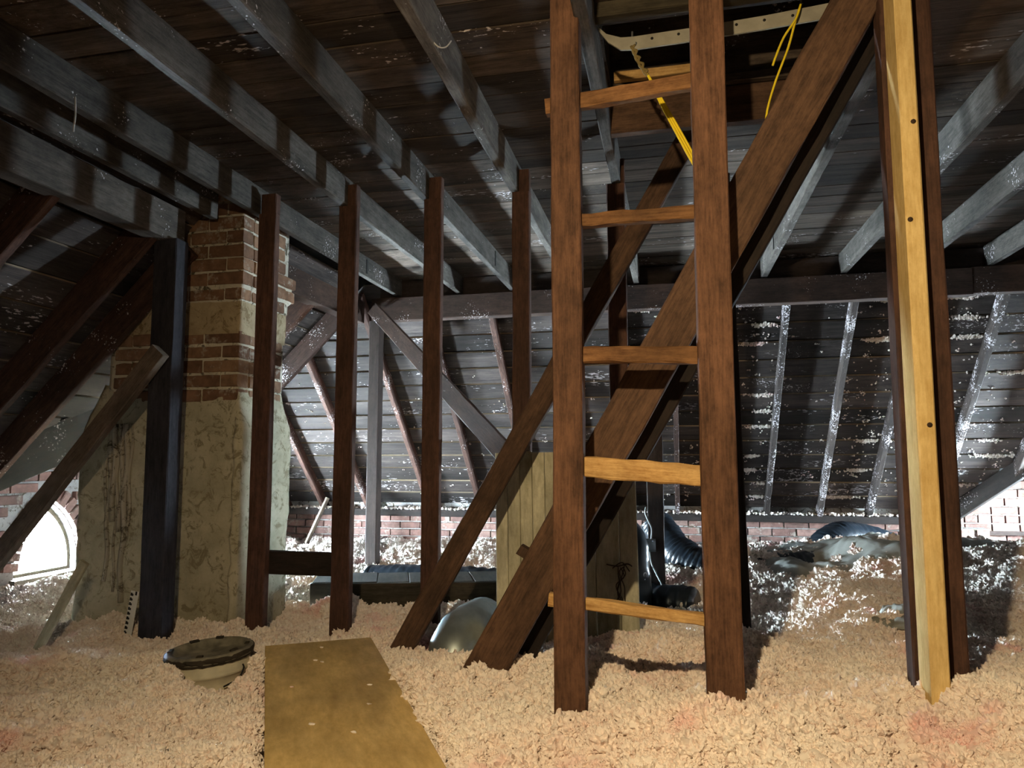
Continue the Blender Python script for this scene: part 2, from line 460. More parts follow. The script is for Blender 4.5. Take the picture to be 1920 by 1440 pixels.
# ---- dormer roofs (two slopes each, boards along the ridge)
def dormer(name, pts, label, n, along):
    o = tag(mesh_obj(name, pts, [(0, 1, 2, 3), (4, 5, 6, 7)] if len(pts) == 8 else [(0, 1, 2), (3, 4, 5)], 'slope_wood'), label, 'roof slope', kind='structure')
    return o
zl = CL + XL + .05; hl = (LDC - LD0) * LK
dormer('ceiling_left_dormer', [(XL - .3, LD0, zl), (XL + .05, LD0, zl), (XL + hl + .05, LDC, zl + hl), (XL - .3, LDC, zl + hl),
        (XL - .3, LDC, zl + hl), (XL + hl, LDC, zl + hl), (XL + hl - (LEND - LDC) * LK, LEND + .05, zl + hl - (LEND - LDC) * LK), (XL - .3, LEND + .05, zl + hl - (LEND - LDC) * LK)], 'dark roof of the left window dormer', 4, 'x')
zr = CF - YF + .03; hr = RDC - RD0
tag(mesh_obj('ceiling_far_dormer', [(RD0, YF + .3, zr), (RD0, YF, zr), (RDC + .05, YF - hr - .05, zr + hr + .05), (RDC + .05, YF + .3, zr + hr + .05)], [(0, 1, 2, 3)], 'slope_wood'),
    'dark roof slope over the brick gable at far right', 'roof slope', kind='structure')

# ------------------------------------------------------------------ brick walls with pointed windows
def gothic(cu, sill, a, spring, n=9, grow=0.):
    pts = [(cu - a - grow, sill - grow), (cu - a - grow, spring)]
    R_ = 2 * a + grow
    amax = math.acos((a) / R_)
    for i in range(1, n + 1):
        t = amax * i / n
        pts.append((cu + a - R_ * math.cos(t), spring + R_ * math.sin(t)))
    for i in range(n - 1, -1, -1):
        t = amax * i / n
        pts.append((cu - a + R_ * math.cos(t), spring + R_ * math.sin(t)))
    pts.append((cu + a + grow, sill - grow))
    return pts
def wall_hole(name, outer, holes, to3, th, mat):
    if isinstance(holes[0], tuple): holes = [holes]
    loops = [[Vector((u, z, 0)) for u, z in L_] for L_ in [outer] + holes]
    tri = tessellate_polygon(loops); flat = outer + [p_ for h_ in holes for p_ in h_]; n_ = len(flat)
    vs_ = [to3(u, z, 0) for u, z in flat] + [to3(u, z, th) for u, z in flat]
    fs = [tuple(t) for t in tri] + [tuple(n_ + i for i in t) for t in tri]
    offs = [(0, len(outer))]
    for h_ in holes: offs.append((offs[-1][0] + offs[-1][1], len(h_)))
    for off, L in offs:
        for i in range(L):
            a, b_ = off + i, off + (i + 1) % L
            fs.append((a, b_, b_ + n_, a + n_))
    return mesh_obj(name, vs_, fs, mat)
BR = []
def brick_meshes(L, Dp, Hh, n=4, mat='wall_brick'):
    out = []
    for _ in range(n):
        me = bar_mesh('brick', L, Dp, Hh, mat, seg=2, jit=.0025, ch=.005)
        for v_ in me.vertices: v_.co.x -= L / 2
        out.append(me)
    return out
def place_brick(parent, me, mw, name='brick'):
    o = bpy.data.objects.new(name, me); col.objects.link(o); o.parent = parent
    o.matrix_parent_inverse = parent.matrix_basis.inverted(); o.matrix_basis = mw
    return o
def brick_field(parent, to3, axes, u0, u1, z0, z1, ok, bl=.2, bh=.062, j=.012):
    mes = brick_meshes(bl, .05, bh); half = brick_meshes(bl / 2 - j / 2, .05, bh, 2); n_ = 0
    z = z0; row = 0
    while z + bh <= z1:
        u = u0 - (bl + j) / 2 * (row % 2)
        hdr = row % 6 == 5
        while u < u1:
            L = bl / 2 - j / 2 if hdr else bl
            cu, cz = u + L / 2, z + bh / 2
            if ok(cu, cz, L, bh):
                c_ = to3(cu, cz, random.uniform(.006, .013)); rot = axes
                place_brick(parent, random.choice(half if hdr else mes), Matrix.Translation(c_) @ rot @ Matrix.Rotation(random.uniform(-.012, .012), 4, 'Y')); n_ += 1
            u += L + j
        z += bh + j; row += 1
    return n_
def arch_ring(parent, to3, axes_fn, cu, a, spring, sill, depth=.11):
    """voussoirs standing on edge round the opening"""
    R_ = 2 * a + depth / 2 + .004; amax = math.acos(a / R_)
    n_ = 9; mes = brick_meshes(depth - .004, .06, .052, 3)
    for side in (1, -1):
        for i in range(n_):
            t = amax * (i + .5) / n_
            u = cu + side * (a - R_ * math.cos(t)); z = spring + R_ * math.sin(t)
            place_brick(parent, random.choice(mes), Matrix.Translation(to3(u, z, .012)) @ axes_fn(math.pi - t if side == 1 else t), 'arch_brick')
def make_window(name, to3, axes_fn, cu, sill, a, spring, label, side):
    wdw = tag(empty(name, to3(cu, sill, -.1)), label, 'window', kind='structure')
    # frame: pointed ring of timber set in the reveal
    o_, i_ = gothic(cu, sill, a - .002, spring), gothic(cu, sill + .022, a - .024, spring)
    n_ = len(o_); vs_, fs = [], []
    for d in (-.05, -.095):
        vs_ += [to3(u, z, d) for u, z in o_] + [to3(u, z, d) for u, z in i_]
    for k in range(n_):
        k2 = (k + 1) % n_
        fs += [(k, k2, n_ + k2, n_ + k), (2 * n_ + k, 3 * n_ + k, 3 * n_ + k2, 2 * n_ + k2), (n_ + k, n_ + k2, 3 * n_ + k2, 3 * n_ + k)]
    wfr = mesh_obj('window_frame', vs_, fs, 'window_wood', wdw)
    mesh_obj('pane', [to3(u, z, -.075) for u, z in i_], [tuple(range(n_))], 'pane', wfr)
    P0, P1 = to3(cu - a - .03, sill - .022, -.02), to3(cu + a + .03, sill - .022, -.02)
    timber('window_sill', P0, P1, .13, .04, 'window_wood', parent=wdw)
    return wdw
# left wall: u = y, inward normal +x
WA, WS, WSP = .245, .07, .12
l3 = lambda u, z, d: Vector((XL + d, u, z))
topL = CL + XL + .05
outerL = [(YN, -.2), (YF + .2, -.2), (YF + .2, DZ + .1), (LEND - .02, DZ + .1), (LEND - .02, topL + hl - (LEND - LDC) * LK), (LDC, topL + hl + .03), (LD0, topL), (YN, topL)]
holeL = gothic(LDC, WS, WA, WSP)
holeL2 = gothic(5.7, WS, .21, .15)
wl = tag(wall_hole('wall_left', outerL, [holeL, holeL2], lambda u, z, d: (XL - d, u, z), .13, 'wall_mortar'), 'red brick wall with white joints around the left arched window', 'wall', kind='structure')
# far wall: u = x, inward normal -y
f3 = lambda u, z, d: Vector((u, YF - d, z))
topF = CF - YF + .05
outerF = [(XL - .2, -.2), (XR + .1, -.2), (XR + .1, topF + hr + .15), (RD0, topF), (XL - .2, topF)]
wf = tag(mesh_obj('wall_far', [(u, YF, z) for u, z in outerF] + [(u, YF + .22, z) for u, z in outerF],
         [(0, 1, 2, 3), (0, 3, 4), (6, 5, 8, 7), (5, 9, 8)], 'wall_mortar'), 'low red brick wall under the far roof slope', 'wall', kind='structure')
# right wall (out of view): u = y, inward normal -x
FA, FS, FSP, FC = .18, .2, .42, 6.3
r3 = lambda u, z, d: Vector((XR - d, u, z))
outerR = [(YN, -.2), (YF + .3, -.2), (YF + .3, DZ + .1), (YN, DZ + .1)]
holeR = gothic(FC, FS, FA, FSP)
wr = tag(wall_hole('wall_right', outerR, holeR, lambda u, z, d: (XR + d, u, z), .22, 'wall_mortar'), 'brick end wall out of view on the right', 'wall', kind='structure')
axL = Matrix.Rotation(math.pi / 2, 4, 'Z')
axF = Matrix.Identity(4)
def ok_for(hole, outer, grow):
    def ok(u, z, L, h):
        for du in (-.5, 0, .5):
            for dz in (-.5, .5):
                x_, y_ = u + du * L, z + dz * h
                if not inside(outer, x_, y_) or inside(hole, x_, y_) or dist_poly(hole, x_, y_) < grow: return False
        return True
    return ok
brick_field(wl, l3, axL, 2.75, 5.2, -.1, 1.5, ok_for(holeL, outerL, .115), bl=.195, bh=.06)
arch_ring(wl, l3, lambda t: Matrix.Rotation(math.pi / 2, 4, 'Z') @ Matrix.Rotation(-t, 4, 'Y'), LDC, WA, WSP, WS)
far_hole = [(9, 9), (9.1, 9), (9.1, 9.1)]
brick_field(wf, f3, axF, -4.1, 3.2, -.1, 1.3, ok_for(far_hole, outerF, .1))
brick_field(wr, r3, axL, 5.0, 7.0, -.1, 1.5, ok_for(holeR, outerR, .115))
arch_ring(wr, r3, lambda t: Matrix.Rotation(math.pi / 2, 4, 'Z') @ Matrix.Rotation(-t, 4, 'Y'), FC, FA, FSP, FS)
make_window('window_1', l3, None, LDC, WS, WA, WSP, 'small pointed arched window glowing with daylight in the left wall', 1)
make_window('window_2', l3, None, 5.7, WS, .21, .15, 'pointed arched window hidden behind the chimney', 1)
make_window('window_3', r3, None, FC, FS, FA, FSP, 'pointed arched window in the right end wall, out of view', 1)
wn = slab('wall_near', [(XL - .3, YN, -.2), (XR, YN, -.2), (XR, YN, DZ + .1), (XL - .3, YN, DZ + .1)], 'felt'); tag(wn, 'dark boarded end of the attic behind the lens', 'wall')
# brick pier against the far wall and the timber plate on it
pier = empty('brick_pier', (2.43, 6.96, -.15), 'short brick pier at the right end of the far wall', 'pier')
pm = brick_meshes(.2, .16, .06, 3); ph_ = brick_meshes(.094, .16, .06, 2)
mesh_obj('mortar_core', [(2.26, 6.87, -.2), (2.6, 6.87, -.2), (2.6, 7.04, -.2), (2.26, 7.04, -.2), (2.26, 6.87, .23), (2.6, 6.87, .23), (2.6, 7.04, .23), (2.26, 7.04, .23)],
         [(0, 1, 5, 4), (1, 2, 6, 5), (3, 0, 4, 7), (4, 5, 6, 7)], 'wall_mortar', pier)
for k in range(6):
    z = -.17 + k * .072; xs_ = [(2.36, pm), (2.53, ph_)] if k % 2 else [(2.305, ph_), (2.47, pm)]
    for xx, ms in xs_: place_brick(pier, random.choice(ms), Matrix.Translation((xx + (.02 if k % 2 else 0), 6.94, z)))
timber('wall_plate', (XL + .05, 6.99, .285), (RD0 - .02, 6.99, .285), .1, .07, 'dark_post', label='dark timber plate lying along the top of the far brick wall', cat='beam')
timber('tie_bar', (2.45, 6.97, .19), (XR, 6.97, .19), .03, .035, 'dark_post', label='thin dark rail across the brick gable at far right', cat='rail')

# ------------------------------------------------------------------ timbers: joists under the flat deck
jl = ['leftmost grey ceiling joist, running over the chimney', 'second ceiling joist from the left, speckled with white fluff near the top corner',
      'third ceiling joist from the left, pale grey side lit by daylight', 'fourth ceiling joist from the left, ending at the ladder',
      'ceiling joist directly behind the ladder with saw marks underneath', 'ceiling joist just right of the wide diagonal plank',
      'ceiling joist passing behind the new yellow post', 'ceiling joist near the right edge, right of the yellow post',
      'short visible end of a joist at far right above the beam']
for i, x_ in enumerate(JX[:9]):
    timber('ceiling_joist', (x_, YN + .02, 2.15), (x_, 5.16, 2.15), .042, .14, 'joist_wood', label=jl[i], cat='joist', group='joists under the flat deck', seg=26, jit=.0015)
for x_, lb in zip(JX[9:], ('nearer', 'farther')):
    timber('ceiling_joist', (x_, YN + .02, 2.15), (x_, 5.16, 2.15), .042, .14, 'joist_wood', label='ceiling joist out of view on the right, the one %s the lens' % ('nearer' if lb == 'nearer' else 'farther from'), cat='joist', group='joists under the flat deck')
timber('ceiling_joist', (-2.25, YN + .02, 2.13), (-2.25, 3.14, 2.13), .042, .15, 'joist_wood', label='short dark joist above the lower left beam, stopping at the chimney', cat='joist', group='joists under the flat deck')
# iron straps on the joist sides near the far beam
for j in [o for o in col.objects if o.name.startswith('ceiling_joist')][:6]:
    xx = j.matrix_basis.translation.x
    s = 1 if xx < .4 else -1
    block('iron_strap', (xx + s * .0225, 4.5, 2.15), (.004, .022, .1), 'iron', parent=j)
# beams
timber('purlin', (-2.24, 5.15, 1.978), (1.93, 5.15, 1.978), .1, .176, 'beam_wood', label='long dark beam carrying the far ends of the joists', cat='beam', seg=22, jit=.002)
timber('purlin', (1.93, 5.152, 1.985), (XR - .1, 5.152, 1.985), .1, .176, 'beam_wood', label='browner length of far beam spliced on at the right edge', cat='beam')
timber('purlin', (-2.36, YN + .05, 1.965), (-2.36, 3.0, 1.965), .1, .17, 'old_beam', label='lower left beam resting on the dark blue post beside the chimney', cat='beam', seg=20, jit=.002)
timber('purlin', (-2.36, 3.7, 1.965), (-2.36, 5.12, 1.965), .1, .17, 'beam_wood', label='dark beam running from behind the chimney to the far corner', cat='beam')

# posts in the far row
def notched(name, x0, x1, xj, y0, y1, z0, zn, z1, label, mat='post_wood'):
    """post with its head notched round the joist: full width below zn, narrow cheek above"""
    e = empty(name, ((x0 + x1) / 2, (y0 + y1) / 2, z0), label, 'post', 'row of brown posts under the joists')
    post('shaft', x0, x1, y0, y1, z0, zn, mat, parent=e)
    post('cheek', xj, x1, y0, y1, zn, z1, mat, parent=e)
    return e
Yp = 3.16
notched('post', -2.01, -1.915, -2.018 + .02, Yp, Yp + .045, -.15, 2.07, 2.17, 'brown post against the right side of the chimney')
p2 = notched('post', -1.572, -1.478, -1.528, Yp, Yp + .045, -.15, 2.075, 2.18, 'brown post at the far end of the plywood walkboard')
notched('post', -1.13, -1.043, -1.108, Yp, Yp + .04, -.15, 2.075, 2.18, 'brown post crossed at its foot by the narrow diagonal brace')
notched('post', -.7, -.618, -.668, Yp, Yp + .045, -.15, 2.075, 2.18, 'brown post left of the ladder, its foot behind the cream panel')
notched('post', -.262, -.18, -.199, Yp, Yp + .045, -.15, 2.075, 2.19, 'dark red post seen between the ladder rails')
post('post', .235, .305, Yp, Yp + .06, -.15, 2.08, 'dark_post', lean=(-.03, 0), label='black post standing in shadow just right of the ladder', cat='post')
post('post', -2.385, -2.262, 2.9, 2.99, -.15, 1.885, 'navy_post', label='dark blue-black post in front of the chimney', cat='post', lean=(-.012, 0))
post('post', -2.26, -2.175, 5.1, 5.19, -.15, 1.89, 'dark_post', label='grey corner post under the far beam, behind the walkboard post', cat='post')
post('post', -.145, -.052, 4.2, 4.29, -.15, 1.15, 'dark_post', label='dark post carrying the grey junction box', cat='post')
timber('cross_rail', (-1.93, 3.22, .34), (-1.56, 3.22, .34), .04, .11, 'dark_post', label='short dark rail nailed between the two left posts', cat='rail')

# ------------------------------------------------------------------ rafters on the slopes
rl = {-3.98: 'far slope rafter hidden low behind the chimney', -3.55: 'far slope rafter right beside the chimney base', -3.05: 'reddish far slope rafter nearest the chimney top',
      -2.39: 'far slope rafter just right of the walkboard post', -1.86: 'far slope rafter behind the long far brace', -1.35: 'thin far slope rafter left of the fourth post',
      -.86: 'far slope rafter behind the cream panel', -.4: 'short grey rafter glimpsed between the ladder rails', .04: 'far slope rafter behind the wide diagonal plank',
      .43: 'far slope rafter hidden behind the right ladder rail', .83: 'fluff-dusted rafter first right of the ladder', 1.28: 'fluff-dusted rafter second right of the ladder',
      1.69: 'fluff-dusted rafter just left of the yellow post', 2.22: 'fluff-dusted rafter just right of the yellow post', 2.72: 'short rafter at the right edge meeting the brick gable'}
for x_ in RFX:
    y0 = 5.2; y1 = YF - .02
    if x_ > RD0: y1 = YF - (x_ - RD0) - .05
    m_ = 'rafter_dust' if x_ > .5 else 'rafter_wood'
    timber('rafter', (x_, y0, CF - y0 - .0705), (x_, y1, CF - y1 - .0705), .042, .1, m_, upv=(0, S2, S2), label=rl[x_], cat='rafter', group='rafters of the far slope')
# valley rafters
timber('valley_rafter', (RD0 - .05, YF - .02, CF - YF - .06), (RDC + .15, YF - hr - .2, zr + hr + .1), .06, .14, 'black_wood', label='black valley rafter rising over the brick gable at the right edge', cat='rafter')
timber('valley_rafter', (XL - .03, LD0 - .03, CL + XL - .065), (XL + hl + .06, LDC + .1, zl + hl - .1), .09, .24, 'black_wood', label='black valley rafter above the left arched window', cat='rafter')
ll = {.95: 'left slope rafter beyond the left edge of the picture', 1.4: 'left slope rafter out of view beside the lens', 1.85: 'left slope rafter at the far left edge', 2.31: 'dark red rafter with a cut end under the left beam', 2.87: 'dark rafter sloping down left of the blue-black post',
      3.17: 'pale-edged rafter sloping down beside the chimney', 4.42: 'red rafter glimpsed just right of the chimney top', 4.93: 'dark end rafter running from the chimney to the far corner'}
for y_ in ll:
    x0, x1 = -2.42, XL + .06
    if y_ > LD0: x1 = XL + abs(min(y_, 2 * LDC - y_) - LD0) * LK + .05
    hh = .15
    m_ = 'rafter_wood'
    off = hh / 2 / S2
    timber('rafter', (x0, y_, CL + x0 - off), (x1, y_, CL + x1 - off), .042, hh, m_, upv=(-S2, 0, S2), label=ll[y_], cat='rafter', group='rafters of the left slope')

# ------------------------------------------------------------------ ladder
lad = empty('ladder', (-.09, 1.92, .05), 'homemade brown ladder rising to the roof hatch', 'ladder')
post('rail', -.313, -.231, 1.9, 1.96, .0, 2.215, 'ladder_wood', parent=lad, lean=(.004, 0), wob=.001, seg=16)
post('rail', .068, .158, 1.9, 1.96, .0, 2.215, 'ladder_wood', parent=lad, lean=(.008, 0), wob=.001, seg=16)
def rung(za, zb, ha, mat, xa=-.24, xb=.08, y=1.945, th=.032):
    o = timber('rung', (xa, y, za), (xb, y, zb), th, ha, mat, parent=lad, seg=8, jit=.0025)
    return o
RG = [(1.838, 1.876, .044, 'rung_brown'), (1.502, 1.503, .036, 'rung_brown'), (1.126, 1.114, .045, 'rung_brown'), (.823, .797, .056, 'rung_pale'), (.47, .432, .032, 'rung_pale')]
for k, (za, zb, hh, mt) in enumerate(RG):
    xa = -.33 if k in (0, 4) else -.245
    r_ = rung(za + (.006 if k in (0,) else .0), zb, hh, mt, xa=xa, xb=.1)

# ------------------------------------------------------------------ diagonal braces
bd = Vector((1.08, -.22, 1.87)).normalized()
def brace(name, p0, p1, wd, th, mat, label, **kw):
    # broad face towards the lens (local z = width across, y = thickness)
    p0, p1 = Vector(p0), Vector(p1)
    return timber(name, p0, p1, th, wd, mat, upv=(-(p1 - p0).z, 0, (p1 - p0).x), label=label, cat='brace', **kw)
big = brace('diagonal_brace', (-.68, 2.27, .02), (.56, 2.03, 2.16), .126, .042, 'brace_wood', 'wide diagonal plank crossing behind the ladder', seg=18, jit=.002)
for t in (.235, .345):
    c_ = Vector((-.68, 2.27, .02)).lerp(Vector((.56, 2.03, 2.16)), t) + Vector((-.066, 0, .035))
    block('peg', c_, (.03, .04, .03), 'brace_wood', parent=big, rot=Matrix.Rotation(-1.05, 3, 'Y'))
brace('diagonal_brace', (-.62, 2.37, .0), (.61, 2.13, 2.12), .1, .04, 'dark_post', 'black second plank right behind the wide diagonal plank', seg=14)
brace('diagonal_brace', (-1.12, 2.72, -.03), (.13, 2.9, 2.2), .088, .04, 'brace_wood', 'narrow diagonal brace leaning across the cream panel', seg=16)
brace('diagonal_brace', (-2.2, 5.04, 1.97), (-.68, 3.27, .78), .1, .04, 'beam_wood', 'grey brown brace dropping from the far corner behind the posts', seg=12)
brace('diagonal_brace', (-3.42, 2.84, .02), (-2.3, 2.86, 1.34), .085, .045, 'grey_wood', 'bare weathered brace leaning across the chimney front left', seg=12)
brace('leaning_board', (-2.88, 2.84, -.07), (-2.65, 2.86, .37), .045, .02, 'cream_board', 'short pale offcut leaning near the chimney foot', seg=5)
timber('leaning_board', (-3.95, 3.95, -.04), (-3.75, 4.35, .06), .06, .03, 'grey_wood', label='short blue-lit board lying below the arched window', cat='board')
timber('leaning_board', (-3.45, 6.35, -.05), (-3.28, 6.5, .45), .06, .03, 'grey_wood', label='small stick leaning on the far wall beside the chimney', cat='board')

# ------------------------------------------------------------------ new post and old post on the right
post('new_post', .576, .618, 1.9, 1.989, .08, 2.08, 'new_pine', lean=(.006, 0), label='new yellow pine post in the right foreground', cat='post', seg=8, jit=.0006)
np_ = col.objects['new_post']
for kx, kz in ((.61, 1.683), (.59, 1.432), (.606, .923)):
    tube('knot', [(kx, 1.8992, kz), (kx + .0005, 1.91, kz)], .0065, 'twig', np_, 8)
post('post', .565, .69, 1.991, 2.05, .08, 2.08, 'post_wood', lean=(.008, 0), label='old brown post standing right behind the yellow pine post', cat='post')

# ------------------------------------------------------------------ hatch in the deck
hat = empty('roof_hatch', ((hx0 + hx1) / 2, 2.4, DZ), 'dark roof hatch opening at the head of the ladder', 'hatch')
for nm, c_, sz in (('curb', ((hx0 + hx1) / 2, hy0 - .02, 2.37), (hx1 - hx0 + .1, .03, .3)), ('curb', ((hx0 + hx1) / 2, hy1 + .02, 2.37), (hx1 - hx0 + .1, .03, .3))):
    block(nm, c_, sz, 'deck_wood', parent=hat)
for x_ in (hx0 - .02, hx1 + .02):
    block('curb', (x_, (hy0 + hy1) / 2, 2.37), (.03, hy1 - hy0 + .04, .3), 'deck_wood', parent=hat)
block('lid', ((hx0 + hx1) / 2, (hy0 + hy1) / 2, 2.53), (hx1 - hx0 + .2, hy1 - hy0 + .2, .03), 'dark_ply', parent=hat)
block('slat', (.02, hy1 - .015, 2.272), (.4, .025, .035), 'rung_pale', parent=hat)
timber('header', (-.2, 2.08, 2.225), (.585, 2.08, 2.225), .045, .1, 'dark_ply', label='dark header board in front of the roof hatch', cat='beam')
timber('header', (-.2, 2.68, 2.15), (.585, 2.68, 2.15), .045, .14, 'brace_wood', label='brown header board on the far side of the hatch', cat='beam')
# cream strip hanging along the hatch edge, bent up at the left end
top = [(-.199, 2.196), (-.17, 2.166), (-.125, 2.148), (-.085, 2.146), (.1, 2.151), (.3, 2.16), (.5, 2.175)]
bot = [(-.196, 2.182), (-.165, 2.138), (-.125, 2.107), (-.085, 2.103), (.1, 2.108), (.3, 2.117), (.5, 2.128)]
vs_ = []; n_ = len(top)
for d in (2.140, 2.146): vs_ += [(a, d, z) for a, z in top] + [(a, d, z) for a, z in bot]
fs = []
for k in range(n_ - 1):
    fs += [(k, k + 1, n_ + k + 1, n_ + k), (2 * n_ + k, 3 * n_ + k, 3 * n_ + k + 1, 2 * n_ + k + 1), (k, 2 * n_ + k, 2 * n_ + k + 1, k + 1), (n_ + k, n_ + k + 1, 3 * n_ + k + 1, 3 * n_ + k)]
strip = tag(empty('edging_strip', (.15, 2.14, 2.1), 'cream perforated edging strip along the hatch', 'strip'))
mesh_obj('strip', vs_, fs, 'strip_cream', strip)
mesh_obj('return', [(.47, 2.15, 2.178), (.56, 2.16, 2.186), (.56, 2.35, 2.14), (.5, 2.35, 2.06), (.47, 2.156, 2.178), (.56, 2.166, 2.186), (.56, 2.356, 2.14), (.5, 2.356, 2.06)],
         [(0, 1, 2, 3), (7, 6, 5, 4), (0, 4, 5, 1), (1, 5, 6, 2), (2, 6, 7, 3), (3, 7, 4, 0)], 'strip_cream', strip)
for xx in (-.03, .05, .22, .3, .38):
    tube('nail_hole', [(xx, 2.1385, 2.13 + (xx + .08) * .04), (xx, 2.143, 2.13 + (xx + .08) * .04)], .0045, 'iron', strip, 8)
# yellow cords
c1 = empty('yellow_cord', (-.09, 2.15, 2.12), 'doubled yellow cord hanging from the hook at the left of the hatch', 'cord', 'yellow hatch cords')
hook = [(-.09, 2.145, 2.165), (-.09, 2.145, 2.125), (-.084, 2.142, 2.115), (-.078, 2.142, 2.122), (-.082, 2.144, 2.132)]
tube('hook', catmull(hook, 5), .0035, 'steel', c1, 6)
pa = catmull([(-.088, 2.14, 2.115), (-.072, 2.135, 2.065), (-.046, 2.13, 2.014)], 10)
for s_ in (0, math.pi):
    tw = [p_ + Vector((.006 * math.cos(s_ + i * .75), 0, .006 * math.sin(s_ + i * .75))) for i, p_ in enumerate(pa)]
    tube('twist', tw, .0045, 'cord_dirty', c1, 6)
for (da, db) in ((-.006, 0), (.006, .006), (0, .003)):
    tube('strand', catmull([(-.046, 2.13, 2.014), (-.008 + da * .6, 2.13, 1.921 + db), (.038 + da, 2.132, 1.824 + db), (.083 + da, 2.135, 1.728 + db), (.12 + da * .5, 2.14, 1.65)], 8), .0036, 'cord_yellow', c1, 6)
c2 = empty('yellow_cord', (.4, 2.12, 2.17), 'yellow cord looped over a nail at the right of the hatch', 'cord', 'yellow hatch cords')
tube('strand', catmull([(.4, 2.12, 2.168), (.383, 2.112, 2.12), (.348, 2.11, 2.067), (.324, 2.11, 2.012), (.314, 2.11, 1.984)], 8), .0034, 'cord_yellow', c2, 6)
tube('strand', catmull([(.4, 2.12, 2.168), (.383, 2.115, 2.118), (.36, 2.116, 2.038), (.323, 2.118, 1.944), (.298, 2.12, 1.865), (.289, 2.12, 1.809), (.29, 2.12, 1.79)], 8), .0034, 'cord_yellow', c2, 6)
tube('nail', [(.4, 2.09, 2.176), (.4, 2.126, 2.172)], .003, 'iron', c2, 6)

# ------------------------------------------------------------------ chimney
chim = empty('chimney', (-2.55, 3.43, -.15), 'old brick chimney with flaking cream stucco', 'chimney')
def fbm1(x, y, z, seed=0):
    return (math.sin(x * 9.1 + seed) * math.cos(z * 7.3 + y * 5 + seed) + .5 * math.sin(x * 23.7 + z * 19.1 + seed * 2) + .35 * math.sin(z * 41 + x * 37 + y * 29) + .25 * math.cos(z * 71 - x * 53 + seed)) / 2.1
def stucco_body(name, x0, x1, y0, y1, zs, dims, mat, seed, amp=.007, zjag=0.):
    """ring-lofted rounded box; dims(z) gives inset per height"""
    ring = []
    def edge(a, b_, n):
        for k in range(n): ring.append((a[0] + (b_[0] - a[0]) * k / n, a[1] + (b_[1] - a[1]) * k / n))
    edge((0, 0), (1, 0), 44); edge((1, 0), (1, 1), 22); edge((1, 1), (0, 1), 12); edge((0, 1), (0, 0), 22)
    vs_, fs = [], []
    for zi, z in enumerate(zs):
        ix, iy = dims(z)
        for (u, v_) in ring:
            X = x0 + ix[0] + (x1 - x0 - ix[0] - ix[1]) * u; Y = y0 + iy[0] + (y1 - y0 - iy[0] - iy[1]) * v_
            d = amp * fbm1(X, Y, z, seed) + random.uniform(-.0012, .0012)
            nx = (u == 1) - (u == 0); ny = (v_ == 1) - (v_ == 0)
            zz = z
            if zjag and zi >= len(zs) - 1: zz += zjag * fbm1(X * 1.3, Y, 0, seed + 3)
            vs_.append((X + nx * d, Y + ny * d, zz))
    n_ = len(ring)
    for i in range(len(zs) - 1):
        for k in range(n_):
            fs.append((i * n_ + k, i * n_ + (k + 1) % n_, (i + 1) * n_ + (k + 1) % n_, (i + 1) * n_ + k))
    fs.append(tuple((len(zs) - 1) * n_ + k for k in range(n_)))
    return mesh_obj(name, vs_, fs, mat, chim, True)
def dimsA(z):
    t = max(0, min(1, (z - 1.0) / .24)); return ((.1 * t, .055 * t), (.03 * t, .03 * t))
stucco_body('stucco_base', -3.02, -2.09, 3.2, 3.67, [-.2 + i * .0275 for i in range(53)], dimsA, 'stucco', 1.3, .008, .05)
def core_dims(z):
    off = -.03 if 1.711 < z < 1.865 else (-.013 if z > 1.64 else 0)
    return ((off, off), (off, off))
stucco_body('core', -2.893, -2.137, 3.222, 3.643, [1.05, 1.3, 1.5, 1.63, 1.65, 1.7, 1.72, 1.86, 1.87, 2.2, 2.6], core_dims, 'mortar', 2.1, .0015)
stucco_body('stucco_patch', -2.9, -2.128, 3.215, 3.65, [1.475 + i * .0262 for i in range(8)], lambda z: ((0, 0), (0, 0)), 'stucco_tan', 4.1, .004)
# corner bead of render
tube('corner_bead', [(-2.115 + .006 * math.sin(i * 1.7), 3.205 + .004 * math.cos(i * 2.3), -.15 + i * .06) for i in range(21)], .017, 'stucco', chim, 8)
for k in range(7):
    xx = -2.86 + k * .024
    tube('lime_run', [(xx + .008 * math.sin(i * .9 + k * 2.1), 3.197, 1.02 - i * .05) for i in range(10 + (k * 7) % 13)], .008 + .004 * (k % 3), 'lime', chim, 6)
cbm = brick_meshes(.2, .09, .062, 5, 'chimney_brick'); cbh = brick_meshes(.094, .09, .062, 3, 'chimney_brick')
def course(z, off, k):
    x0, x1, y0, y1 = -2.9 - off, -2.13 + off, 3.215 - off, 3.65 + off
    # front
    x = x1 - .045 - (.0 if k % 2 else .1)
    first = True
    xx = x1
    while xx > x0 + .05:
        hd = first and k % 2
        L = .094 if hd else .2
        if xx - L < x0 - .02: L = .094; hd = True
        dx = random.uniform(-.003, .003)
        place_brick(chim, random.choice(cbh if hd else cbm), Matrix.Translation((xx - L / 2, y0 + .045 + random.uniform(-.005, .004), z)) @ Matrix.Rotation(random.uniform(-.012, .012), 4, 'Y'))
        xx -= L + .011; first = False
    yy = y0 + (.1 if not k % 2 else .21)
    if k % 2: yy = y0 + .1
    first = True
    while yy < y1 - .05:
        hd = first and not k % 2
        L = .094 if hd else .2
        if yy + L > y1 + .03: L = .094; hd = True
        place_brick(chim, random.choice(cbh if hd else cbm), Matrix.Translation((x1 - .045 + random.uniform(-.004, .005), yy + L / 2, z)) @ Matrix.Rotation(math.pi / 2, 4, 'Z'))
        yy += L + .011; first = False
z = 1.16; k = 0
while z < 2.3:
    off = 0.
    if 1.66 < z < 1.74: off = .012
    elif 1.74 <= z < 1.9: off = .03
    elif z >= 1.9: off = .014
    if not (1.5 < z < 1.65): course(z, off, k)
    z += .0745; k += 1

